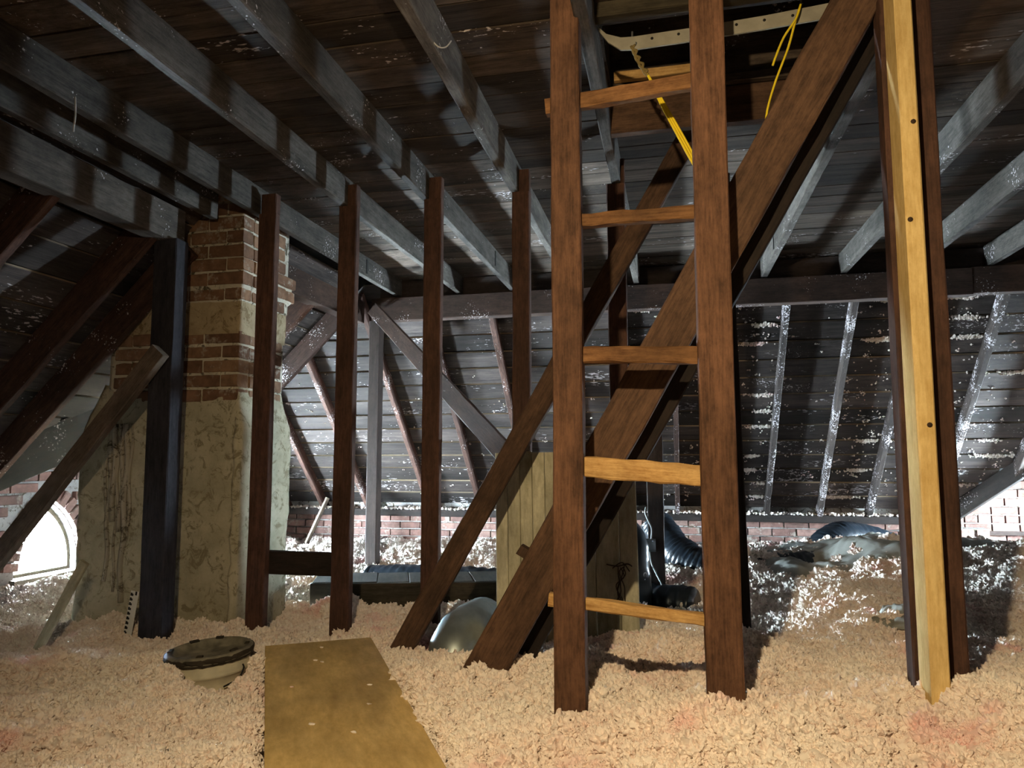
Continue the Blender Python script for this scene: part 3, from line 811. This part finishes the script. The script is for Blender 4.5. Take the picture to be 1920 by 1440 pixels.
# ------------------------------------------------------------------ walkboard, bucket, gauge
zb = .125
wb = empty('walkboard', (-1.0, 1.9, zb), 'bare plywood walkboard lying on the insulation in front', 'board')
A, B = Vector((-1.54, 2.565, zb)), Vector((-1.205, 2.79, zb))
dl = Vector((.52, -.854, 0)).normalized(); Lb = 2.3
wbd = (B - A).length
mid = (A + B) / 2
timber('board', mid + Vector((0, 0, -.009)), mid + dl * Lb + Vector((0, 0, -.009)), wbd, .019, 'ply_board', parent=wb, seg=12, jit=.0008, ch=.002)
timber('batten', mid + dl * .3 + Vector((0, 0, -.04)), mid + dl * 2.2 + Vector((0, 0, -.04)), .09, .04, 'ply_board', parent=wb)
def clump_mesh(name, r, seed, sub=2, amp=.45):
    bm = bmesh.new(); bmesh.ops.create_icosphere(bm, subdivisions=sub, radius=r)
    rr = random.Random(seed)
    for v_ in bm.verts: v_.co *= 1 + rr.uniform(-amp, amp)
    me = bpy.data.meshes.new(name); bm.to_mesh(me); bm.free(); me.materials.append(M['insulation'])
    return me
sv, sf = [], []
for k, (u, v_) in enumerate([(.5, .1), (.42, .27), (.47, .3), (.78, .62), (.72, .8), (.3, .9), (.55, 1.0), (.2, .55)]):
    me = clump_mesh('scrap', .006, k, 1); q = len(sv); c_ = A + (B - A) * u + dl * v_ + Vector((0, 0, .003))
    sv += [c_ + Vector((v2.co.x * 1.5, v2.co.y * .8, v2.co.z * .5)) for v2 in me.vertices]; sf += [tuple(q + t for t in f.vertices) for f in me.polygons]
tag(mesh_obj('fluff_scraps', sv, sf, 'insulation'), 'tiny scraps of pale fluff scattered on the plywood walkboard', 'insulation', kind='stuff')

def lathe(name, prof, mat, parent, n=40, jag=0., tilt=None):
    vs_, fs = [], []
    for (r_, z) in prof:
        for k in range(n):
            a = 2 * math.pi * k / n
            rr = r_ + (random.uniform(-jag, jag) if jag else 0)
            vs_.append((rr * math.cos(a), rr * math.sin(a), z + (random.uniform(-jag, jag) * .7 if jag else 0)))
    for i in range(len(prof) - 1):
        for k in range(n): fs.append((i * n + k, i * n + (k + 1) % n, (i + 1) * n + (k + 1) % n, (i + 1) * n + k))
    if prof[0][0] < .03: fs.append(tuple(reversed(range(n))))
    if prof[-1][0] < .03: fs.append(tuple((len(prof) - 1) * n + k for k in range(n)))
    return mesh_obj(name, vs_, fs, mat, parent, not jag)
bk = empty('bucket', (0, 0, 0), 'dirty white plastic bucket with a grimy lid sunk in the insulation', 'bucket')
lathe('body', [(.118, -.3), (.13, -.1), (.134, -.075), (.14, -.072), (.14, -.062), (.135, -.06), (.138, -.012), (.142, -.004)], 'bucket_white', bk)
lid_ = lathe('lid', [(.02, -.022), (.118, -.02), (.125, -.006), (.13, .002), (.138, .002), (.147, -.004), (.148, -.022), (.142, -.026)], 'bucket_lid', bk)
lathe('grime', [(.1475, -.004), (.1495, -.01), (.1495, -.018), (.147, -.024), (.1435, -.03)], 'bucket_dirt', lid_, 56, .0022)
for k, a in enumerate((.4, 1.9, 2.6, -1.2, -.3, 3.6)):
    o = block('dirt_crumb', (.127 * math.cos(a), .127 * math.sin(a), .004), (.02 + .006 * (k % 3), .014, .006), 'bucket_dirt', parent=lid_, rot=Matrix.Rotation(a + 1.5, 3, 'Z'))
tube('handle_wire', catmull([(.143, -.02, -.05), (.152, -.03, -.06), (.15, -.06, -.085), (.12, -.1, -.1)], 5), .003, 'iron', bk, 6)
bk.matrix_basis = Matrix.Translation((-1.62, 2.335, .175)) @ Matrix.Rotation(math.radians(-3), 4, 'Y') @ Matrix.Rotation(math.radians(2), 4, 'X')

gm = empty('depth_gauge', (-2.42, 2.87, .0), 'white insulation depth ruler standing by the blue-black post', 'ruler')
g0, g1 = Vector((-2.425, 2.868, -.05)), Vector((-2.388, 2.878, .245))
timber('strip', g0, g1, .042, .003, 'ruler_white', upv=(0, -1, .05), parent=gm, seg=4, jit=.0002, ch=.0008)
gf = frame(g0, g1, (0, -1, .05))
def gauge_marks():
    vs_, fs = [], []
    for k in range(11):
        for (xa, xb, ya, yb) in ((.065 + k * .021, .0745 + k * .021, .004, .0195), (.0745 + k * .021, .0785 + k * .021, .0095, .0195)):
            q = len(vs_)
            for (a, b_, c_) in ((xa, ya, .0019), (xb, ya, .0019), (xb, yb, .0019), (xa, yb, .0019)): vs_.append(gf @ Vector((a, b_, c_)))
            fs.append((q, q + 1, q + 2, q + 3))
    q = len(vs_)
    for (a, b_) in ((.28, -.014), (.297, -.014), (.297, -.004), (.28, -.004)): vs_.append(gf @ Vector((a, b_, .0019)))
    fs.append((q, q + 1, q + 2, q + 3))
    return mesh_obj('scale_marks', vs_, fs, 'ruler_black', gm)
gauge_marks()
def text_mesh(name, s, size, mw, mat, parent):
    cu = bpy.data.curves.new(name, 'FONT'); cu.body = s; cu.size = size; cu.align_x = 'CENTER'; cu.align_y = 'CENTER'; cu.resolution_u = 3
    t = bpy.data.objects.new('tmp_text', cu); col.objects.link(t)
    dg = bpy.context.evaluated_depsgraph_get(); dg.update()
    me = bpy.data.meshes.new_from_object(t.evaluated_get(dg)); me.name = name
    bpy.data.objects.remove(t)
    me.materials.clear(); me.materials.append(M[mat])
    o = bpy.data.objects.new(name, me); col.objects.link(o); o.matrix_basis = mw
    o.parent = parent; o.matrix_parent_inverse = parent.matrix_basis.inverted()
    return o

# ------------------------------------------------------------------ cream panel and things behind the ladder
pan = empty('plank_panel', (-.45, 3.05, 0), 'cream tongue-and-groove panel standing behind the narrow brace', 'panel')
ws = [.054, .055, .054, .055, .055, .055, .1, .1, .075]
x = -.742
for k, w_ in enumerate(ws):
    post('board', x + .001, x + w_ - .001, 3.05 + random.uniform(-.001, .001), 3.066, -.12, .868 + random.uniform(-.004, .004), 'cream_board', parent=pan, ch=.003, jit=.0006, lean=(-.012, 0))
    x += w_
post('batten', -.72, -.16, 3.067, 3.087, .6, .66, 'cream_board', parent=pan)
# rusty wire tangle hooked on the panel
wr_ = empty('wire_tangle', (-.2, 3.04, .3), 'rusty wire tangle hanging on the cream panel', 'wire')
for k in range(5):
    pts = [(-.215 + random.uniform(-.02, .02), 3.035 + random.uniform(-.01, .008), .4 - i * .035 + random.uniform(-.01, .01)) for i in range(6)]
    tube('wire', catmull(pts, 5), .0022, 'twig', wr_, 5)
tube('wire', catmull([(-.275, 3.04, .405), (-.23, 3.03, .4), (-.19, 3.03, .41), (-.17, 3.035, .4)], 6), .003, 'twig', wr_, 5)
tube('wire', catmull([(-.25, 3.035, .39), (-.21, 3.03, .415), (-.18, 3.03, .38)], 6), .0025, 'twig', wr_, 5)

# low dark platform behind the posts
plat = empty('low_platform', (-1.45, 3.9, .05), 'low dark timber platform between the posts and the far ducts', 'platform')
q0, q1 = Vector((-1.955, 3.7, .09)), Vector((-.9, 3.93, .1))
timber('fascia', q0, q1, .03, .13, 'dark_ply', parent=plat)
nd = Vector((-.21, .96, 0)).normalized()
for k in range(6):
    a = q0 + (q1 - q0) * ((k + .5) / 6) + Vector((0, 0, .058)); wk = (q1 - q0).length / 6 - .004
    timber('top_board', a + nd * .016, a + nd * .36 + Vector((-.06, 0, -.005)), wk, .018, 'dark_ply', parent=plat, seg=2)
timber('fascia', q0 + nd * .36, q1 + nd * .36, .03, .12, 'dark_ply', parent=plat)

# flexible ducts
def duct(name, pts, r, label, n=14, ribs=.004):
    P = catmull(pts, n)
    ph = [random.uniform(0, 6) for _ in range(4)]
    def rf(i, a): return r * (1 + .03 * math.sin(i * .31 + ph[0])) + ribs * (math.sin(i * 2.1) + .8 * math.sin(3 * a + i * 1.7 + ph[1]) + .6 * math.sin(7 * a + ph[2] + i * .9))
    return tag(tube(name, P, r, 'black_plastic', None, 22, True, True, rf), label, 'duct', 'black flexible ducts')
duct('flexible_duct', [(-2.0, 4.62, .02), (-1.5, 4.5, .05), (-.9, 4.4, .05), (-.4, 4.25, .04), (.1, 4.05, .05)], .1, 'black flexible duct lying behind the low platform', 26)
duct('flexible_duct', [(-.12, 5.25, .36), (.02, 5.05, .2), (.2, 4.95, .12), (.5, 5.0, .08), (.8, 5.1, .1), (1.1, 5.3, .08)], .12, 'shiny black flexible duct curving away right of the junction box', 26)
duct('flexible_duct', [(1.16, 6.15, -.1), (1.17, 6.2, .08), (1.26, 6.28, .165), (1.45, 6.45, .165), (1.8, 6.7, .06)], .14, 'black duct elbow rising above the plastic sheet', 20, .003)
sl = tag(empty('duct_sleeve', (-.2, 4.0, .1), 'blue-black duct sleeve with a printed figure at the panel edge', 'duct'))
tube('sleeve', catmull([(-.2, 4.02, -.05), (-.195, 4.0, .12), (-.2, 4.0, .28), (-.22, 4.04, .4), (-.27, 4.12, .44)], 10), .075, 'black_plastic', sl, 22, True, True, lambda i, a: .072 + .003 * math.sin(3 * a + i * .5) + .002 * math.sin(i * 1.3))
text_mesh('print', '9', .06, Matrix.Translation((-.152, 3.936, .215)) @ Matrix.Rotation(math.radians(35), 4, 'Z') @ Matrix.Rotation(math.radians(90), 4, 'X'), 'white_print', sl)
# junction box with cable
jb = empty('junction_box', (-.13, 4.17, .35), 'grey metal junction box on the dark post', 'electrical box')
block('cover', (-.135, 4.185, .35), (.068, .03, .072), 'box_grey', parent=jb, ch=.01)
for dz in (-.025, .025): tube('screw', [(-.135 + dz * .8, 4.165, .35 + dz), (-.135 + dz * .8, 4.171, .35 + dz)], .004, 'steel', jb, 6)
tube('cable', catmull([(-.125, 4.185, .38), (-.12, 4.175, .44), (-.14, 4.17, .49), (-.155, 4.18, .53), (-.15, 4.195, .56)], 6), .006, 'cable_grey', jb, 6)
tube('cable', catmull([(-.135, 4.185, .32), (-.125, 4.17, .25), (-.1, 4.14, .2), (-.07, 4.1, .14), (-.085, 4.08, .09), (-.13, 4.08, .06)], 6), .005, 'cable_grey', jb, 6)

# galvanised duct elbow poking out of the fluff
tag(tube('metal_duct', catmull([(-.9, 2.93, -.15), (-.9, 2.93, -.02), (-.897, 2.955, .045), (-.89, 3.03, .085), (-.88, 3.15, .09), (-.87, 3.3, .085)], 4), .112, 'galvanised', None, 26, True, True,
    lambda i, a: .112 + .003 * (i % 4 == 0)), 'curved galvanised metal duct poking out of the insulation', 'duct')
# half-buried offcuts
timber('offcut', (.03, 2.55, .17), (.26, 2.66, .15), .09, .05, 'dark_ply', label='half-buried timber offcut behind the lowest ladder rung', cat='board')
timber('offcut', (.0, 2.9, .14), (.34, 2.95, .13), .16, .02, 'cream_board', label='pale flat offcut lying behind the half-buried timber', cat='board')
timber('offcut', (-.02, 1.83, .185), (.03, 1.80, .19), .05, .02, 'twig', label='dark chip lying in a hollow of the front insulation', cat='board')

# cobwebs
tube('cobweb_strand', catmull([(-1.97, 1.97, 2.08), (-1.97, 1.975, 2.03), (-1.965, 1.97, 2.0), (-1.97, 1.972, 1.97), (-1.968, 1.97, 1.955)], 5), .0035, 'web', None, 5)
tag(col.objects['cobweb_strand'], 'clot of cobweb dangling between the left joists', 'cobweb')
o = tube('cobweb_strand', catmull([(-.69, 1.93, 2.12), (-.672, 1.94, 2.09), (-.655, 1.95, 2.075), (-.64, 1.97, 2.085), (-.63, 1.99, 2.115)], 6), .0022, 'web', None, 5)
tag(o, 'loose pale fibre sagging from the fourth joist', 'cobweb')

# ------------------------------------------------------------------ insulation
def value_noise(x, y, s, seed):
    xi = np.floor(x / s).astype(np.int64); yi = np.floor(y / s).astype(np.int64)
    fx = x / s - xi; fy = y / s - yi
    fx = fx * fx * (3 - 2 * fx); fy = fy * fy * (3 - 2 * fy)
    def h(a, b_):
        n_ = (a * 374761393 + b_ * 668265263 + seed * 982451653) & 0x7fffffff
        n_ = ((n_ ^ (n_ >> 13)) * 1274126177) & 0x7fffffff
        return ((n_ ^ (n_ >> 16)) & 0xffff) / 65535.
    return (h(xi, yi) * (1 - fx) + h(xi + 1, yi) * fx) * (1 - fy) + (h(xi, yi + 1) * (1 - fx) + h(xi + 1, yi + 1) * fx) * fy - .5
def domes(x, y, s, seed):
    """rounded lumps: height of the nearest jittered dome"""
    xi = np.floor(x / s).astype(np.int64); yi = np.floor(y / s).astype(np.int64); best = np.full(x.shape, 9.)
    def h(a, b_, k):
        n_ = (a * 374761393 + b_ * 668265263 + (seed * 7 + k) * 982451653) & 0x7fffffff
        n_ = ((n_ ^ (n_ >> 13)) * 1274126177) & 0x7fffffff
        return ((n_ ^ (n_ >> 16)) & 0xffff) / 65535.
    for da in (-1, 0, 1):
        for db in (-1, 0, 1):
            a, b_ = xi + da, yi + db
            d = np.hypot(x / s - a - h(a, b_, 1), y / s - b_ - h(a, b_, 2)) * (.8 + .5 * h(a, b_, 3))
            best = np.minimum(best, d)
    return s * np.sqrt(np.clip(1.15 - best * best, .02, 2))
CP = np.array([(-.28, 1.9, .165), (.12, 1.9, .24), (.6, 1.85, .262), (-.6, 2.2, .16), (-1.05, 2.7, .05), (-1.95, 3.16, .0), (-1.52, 3.16, .01), (-2.3, 2.9, -.01), (-2.55, 3.1, .02),
               (.28, 3.16, .1), (1.2, 3.1, .15), (1.3, 5.1, .25), (.75, 4.9, .12), (1.9, 5.0, .24), (2.5, 4, .22), (2.5, 6.7, .0), (-4.0, 3.9, -.01), (-3.4, 3.3, -.06), (-3.0, 2.8, -.05), (-2.6, 2.35, .0), (-2.15, 1.95, .1), (-1.8, 1.6, .15), (-2.9, 1.9, .06),
               (-1.3, 2.3, .085), (-.8, 1.6, .09), (-1.4, 1.5, .13), (-1.75, 2.15, .1), (.3, 1.3, .2), (1.3, 1.6, .22), (-2.5, 1.3, .17), (-.6, 4.4, .0), (-1.5, 5, .0), (-3, 6, -.05), (0, 6.5, -.07),
               (.2, 4.4, .02), (-2, 6.8, -.03), (-.2, 1.2, .17), (1.0, 2.3, .21), (-.2, 2.6, .14), (-.75, 3.0, .03), (0, 3.4, .06), (-1.5, 3.9, .0), (-.15, 4.0, .0), (.6, 4.0, .14), (3.5, 5, .15), (3.3, 6.5, 0), (-3.6, 5, -.03), (4, 2, .2), (-3.5, 1.2, .02), (0, -.5, .1)])
def base_h(X, Y):
    num = np.zeros_like(X); den = np.zeros_like(X)
    for cx, cy, cz in CP:
        d2 = ((X - cx) ** 2 + (Y - cy) ** 2 + .01); w_ = d2 ** -1.6
        num += w_ * cz; den += w_
    return num / den
def ins_h(X, Y, fine=True):
    h = base_h(X, Y)
    warp = value_noise(X, Y, .3, 11) * .12
    h = h + value_noise(X + warp, Y + warp, .42, 1) * .08 + value_noise(X - warp, Y + warp, .26, 7) * .05 + value_noise(X + warp, Y - warp, .17, 2) * .05 + domes(X + warp * .4, Y + warp * .3, .16, 41) * .45 + domes(X, Y, .075, 42) * .5
    if fine:
        h = h + domes(X, Y, .033, 43) * .5 + value_noise(X, Y, .011, 6) * .006 - .112
    rid = np.abs(value_noise((X - Y) * .7 + value_noise(X, Y, .35, 51) * .3, (X + Y) * .16, .17, 52))
    h = h + (.05 - .22 * rid) * .6 * np.clip((-1.25 - X) / .4, 0, 1) * np.clip((2.75 - Y) / .3, 0, 1)
    # keep the walkboard clear
    px, py = X - mid.x, Y - mid.y
    ul = px * dl.x + py * dl.y; vl = px * -dl.y + py * dl.x
    inb = np.clip((wbd / 2 + .035 - np.abs(vl)) / .03, 0, 1) * np.clip((ul + .04) / .04, 0, 1)
    h = np.where(inb > 0, h * (1 - inb) + np.minimum(h, zb - .09) * inb, h)
    # and the bucket lid
    rb = np.hypot(X + 1.62, Y - 2.335); inb = np.clip((.17 - rb) / .025, 0, 1)
    h = np.where(inb > 0, h * (1 - inb) + np.minimum(h, .1) * inb, h)
    fr = np.clip((Y < 2.36) * (rb < .3) * (X > -1.6), 0, 1)
    h = h - .06 * fr * np.clip((.3 - rb) / .1, 0, 1)
    return h
xs = np.concatenate([np.arange(-4.1, -2.6, .02), np.arange(-2.6, 1.8, .0105), np.arange(1.8, XR, .02)])
ys = [1.0]
while ys[-1] < 7.0: ys.append(ys[-1] + max(.0095, .0052 * ys[-1]))
ys = np.concatenate([np.arange(-1.2, 1.0, .08), np.array(ys)])
GX, GY = np.meshgrid(xs, ys); GZ = ins_h(GX, GY)
nx_, ny_ = len(xs), len(ys)
co = np.stack([GX + value_noise(GX, GY, .02, 8) * .012, GY + value_noise(GX, GY, .02, 9) * .012, GZ], -1).reshape(-1, 3)
ii = (np.arange(ny_ - 1)[:, None] * nx_ + np.arange(nx_ - 1)[None]).reshape(-1)
quads = np.stack([ii, ii + 1, ii + 1 + nx_, ii + nx_], -1)
me = bpy.data.meshes.new('loose_insulation')
me.vertices.add(len(co)); me.vertices.foreach_set('co', co.astype(np.float32).ravel())
me.loops.add(quads.size); me.loops.foreach_set('vertex_index', quads.astype(np.int32).ravel())
me.polygons.add(len(quads)); me.polygons.foreach_set('loop_start', np.arange(0, quads.size, 4, dtype=np.int32))
me.update(calc_edges=True); me.materials.append(M['insulation'])
ins = bpy.data.objects.new('loose_insulation', me); col.objects.link(ins)
tag(ins, 'pink loose-fill fluffy insulation heaped all over the floor', 'insulation', kind='stuff')

def clump_nodes(dens_near):
    ng = bpy.data.node_groups.new('fluff_clumps', 'GeometryNodeTree')
    ng.interface.new_socket('Geometry', in_out='INPUT', socket_type='NodeSocketGeometry')
    ng.interface.new_socket('Geometry', in_out='OUTPUT', socket_type='NodeSocketGeometry')
    nn = ng.nodes; L = ng.links.new
    gi = nn.new('NodeGroupInput'); go = nn.new('NodeGroupOutput')
    g2i = []
    jg = nn.new('GeometryNodeJoinGeometry')
    for k in range(3):
        ico = nn.new('GeometryNodeMeshIcoSphere'); ico.inputs['Radius'].default_value = 1.; ico.inputs['Subdivisions'].default_value = 4
        sp = nn.new('GeometryNodeSetPosition'); nz = nn.new('ShaderNodeTexNoise'); nz.noise_dimensions = '4D'
        nz.inputs['W'].default_value = k * 7.7; nz.inputs['Scale'].default_value = 2.7; nz.inputs['Detail'].default_value = 5.; nz.inputs['Roughness'].default_value = .72
        nrm = nn.new('GeometryNodeInputNormal')
        mr = nn.new('ShaderNodeMapRange'); mr.inputs['From Min'].default_value = .3; mr.inputs['From Max'].default_value = .7; mr.inputs['To Min'].default_value = -.55; mr.inputs['To Max'].default_value = .5
        mr.clamp = False
        L(nz.outputs['Fac'], mr.inputs['Value'])
        vm = nn.new('ShaderNodeVectorMath'); vm.operation = 'SCALE'; L(nrm.outputs[0], vm.inputs[0]); L(mr.outputs[0], vm.inputs['Scale'])
        L(ico.outputs['Mesh'], sp.inputs['Geometry']); L(vm.outputs[0], sp.inputs['Offset'])
        sm = nn.new('GeometryNodeSetMaterial'); sm.inputs['Material'].default_value = M['insulation']; L(sp.outputs[0], sm.inputs[0])
        gti = nn.new('GeometryNodeGeometryToInstance'); L(sm.outputs[0], gti.inputs[0]); L(gti.outputs[0], jg.inputs[0])
    dp = nn.new('GeometryNodeDistributePointsOnFaces'); dp.distribute_method = 'RANDOM'
    pos = nn.new('GeometryNodeInputPosition'); sx = nn.new('ShaderNodeSeparateXYZ'); L(pos.outputs[0], sx.inputs[0])
    mr = nn.new('ShaderNodeMapRange'); mr.inputs['From Min'].default_value = 1.; mr.inputs['From Max'].default_value = 5.5; mr.inputs['To Min'].default_value = dens_near; mr.inputs['To Max'].default_value = dens_near * .3
    L(sx.outputs['Y'], mr.inputs['Value'])
    near = nn.new('FunctionNodeCompare'); near.data_type = 'FLOAT'; near.operation = 'GREATER_THAN'; L(sx.outputs['Y'], near.inputs[0]); near.inputs[1].default_value = 1.05
    L(gi.outputs[0], dp.inputs['Mesh']); L(mr.outputs[0], dp.inputs['Density']); L(near.outputs[0], dp.inputs['Selection'])
    iop = nn.new('GeometryNodeInstanceOnPoints'); iop.inputs['Pick Instance'].default_value = True
    rv = nn.new('FunctionNodeRandomValue'); rv.data_type = 'FLOAT_VECTOR'; rv.inputs[0].default_value = (0, 0, 0); rv.inputs[1].default_value = (6.28, 6.28, 6.28)
    rs = nn.new('FunctionNodeRandomValue'); rs.data_type = 'FLOAT'; rs.inputs[2].default_value = 0.; rs.inputs[3].default_value = 1.
    ms = nn.new('ShaderNodeMapRange'); ms.inputs['From Min'].default_value = 1.; ms.inputs['From Max'].default_value = 6.; ms.inputs['To Min'].default_value = 1.; ms.inputs['To Max'].default_value = 2.2
    L(sx.outputs['Y'], ms.inputs['Value'])
    mu = nn.new('ShaderNodeMath'); mu.operation = 'MULTIPLY'; pw_ = nn.new('ShaderNodeMath'); pw_.operation = 'POWER'; L(rs.outputs[1], pw_.inputs[0]); pw_.inputs[1].default_value = 4.
    ma = nn.new('ShaderNodeMath'); ma.operation = 'MULTIPLY_ADD'; L(pw_.outputs[0], ma.inputs[0]); ma.inputs[1].default_value = .022; ma.inputs[2].default_value = .0075; L(ma.outputs[0], mu.inputs[0]); L(ms.outputs[0], mu.inputs[1])
    L(dp.outputs['Points'], iop.inputs['Points']); L(jg.outputs[0], iop.inputs['Instance']); L(rv.outputs[0], iop.inputs['Rotation']); L(mu.outputs[0], iop.inputs['Scale'])
    j2 = nn.new('GeometryNodeJoinGeometry'); L(gi.outputs[0], j2.inputs[0]); L(iop.outputs[0], j2.inputs[0]); L(j2.outputs[0], go.inputs[0])
    return ng
md = ins.modifiers.new('fluff', 'NODES'); md.node_group = clump_nodes(2900)

# plastic sheeting over the right-hand heap
def sheet(name, cx, cy, rx, ry, rot, lift, label, seed, n=60):
    vs_, fs = [], []
    ca, sa = math.cos(rot), math.sin(rot)
    u = np.linspace(-1, 1, n); U, V = np.meshgrid(u, u)
    X = cx + ca * U * rx - sa * V * ry; Y = cy + sa * U * rx + ca * V * ry
    Z = base_h(X, Y) + .02 + lift + .02 * np.sin(X * 9 + Y * 17 + seed) * np.cos(Y * 5) + value_noise(X, Y + X * .7, .12, 21 + seed) * .035 + np.abs(value_noise(X * 1.7 - Y * 1.1, Y * .35 + X * .2, .05, 25 + seed)) * .03 + np.abs(value_noise(X * .5 + Y * 2.2, Y - X, .11, 22 + seed)) * .03
    Z -= .05 * np.clip((np.maximum(np.abs(U), np.abs(V)) - .8) / .2, 0, 1)
    P = np.stack([X + value_noise(X, Y, .2, 31) * .08, Y + value_noise(X, Y, .2, 32) * .08, Z], -1).reshape(-1, 3)
    for i in range(n - 1):
        for j in range(n - 1):
            q = i * n + j; fs.append((q, q + 1, q + n + 1, q + n))
    o = mesh_obj(name, P, fs, 'sheeting', None, True)
    s = o.modifiers.new('thickness', 'SOLIDIFY'); s.thickness = .002
    return tag(o, label, 'plastic sheet')
sheet('plastic_sheet', 1.25, 5.15, .75, .42, .12, .035, 'crumpled grey plastic sheet draped over the far right heap', 0)
sheet('plastic_sheet', .88, 3.3, .1, .2, -.35, .055, 'small torn flap of plastic sheet left of the yellow post', 3, 30)

# fluff clinging to ledges and boards of the far slope
def fluff_bits():
    ico = bmesh.new(); bmesh.ops.create_icosphere(ico, subdivisions=1, radius=1.); ico.verts.ensure_lookup_table()
    bv = np.array([v_.co[:] for v_ in ico.verts]); bf = np.array([[v_.index for v_ in f.verts] for f in ico.faces]); ico.free()
    pts = []
    bays = [(a + .03, b_ - .03) for a, b_ in zip(RFX[:-1], RFX[1:])]
    wgt = {.43: .75, .83: .12, 1.28: 1., 1.69: .9, 2.22: .55, .04: .5, -.4: .25}
    for (a, b_) in bays:
        w_ = wgt.get(round(a - .03, 2), .04)
        for ri, sy in enumerate(seams[2:], 2):
            if a > RD0 - .05 and sy > 6.3: continue
            if random.random() < .55 * w_ + .1 * (w_ > .2):
                c_ = random.uniform(a, b_); L = random.uniform(.15, .4) * (b_ - a) * (.6 + w_)
                for _ in range(int(260 * w_ * L / .2)):
                    x_ = random.gauss(c_, L * .45)
                    if a < x_ < b_: pts.append((x_, sy - random.gauss(0, .006), random.uniform(.004, .011), .0))
        for _ in range(int(150 * w_ + 12)):
            y_ = 5.3 + 1.65 * random.random() ** .8; x_ = random.uniform(a, b_)
            if x_ > RD0 and y_ > YF - (x_ - RD0) - .1: continue
            for _ in range(random.choice([1, 1, 2, 5])):
                pts.append((x_ + random.gauss(0, .01), y_ + random.gauss(0, .006), random.uniform(.003, .008), 0))
    V, F = [], []
    for k, (x_, y_, s, _) in enumerate(pts):
        v_ = bv * (1 + rng.uniform(-.4, .4, (len(bv), 1))) * s + np.array((x_, y_, CF - y_ - .004))
        V.append(v_); F.append(bf + k * len(bv))
    # fluff along the top of the wall plate
    n0 = len(pts)
    for k in range(1500):
        x_ = random.uniform(XL + .2, RD0 - .1); s = random.uniform(.004, .014)
        V.append(bv * (1 + rng.uniform(-.4, .4, (len(bv), 1))) * s + np.array((x_, 6.94 + random.uniform(-.015, .05), .322 + abs(random.gauss(0, .008))))); F.append(bf + (n0 + k) * len(bv))
    V = np.concatenate(V); F = np.concatenate(F)
    o = mesh_obj('clinging_fluff', V.tolist(), F.tolist(), 'insulation')
    tag(o, 'white tufts of insulation clinging to the far roof boards', 'insulation', kind='stuff')
fluff_bits()
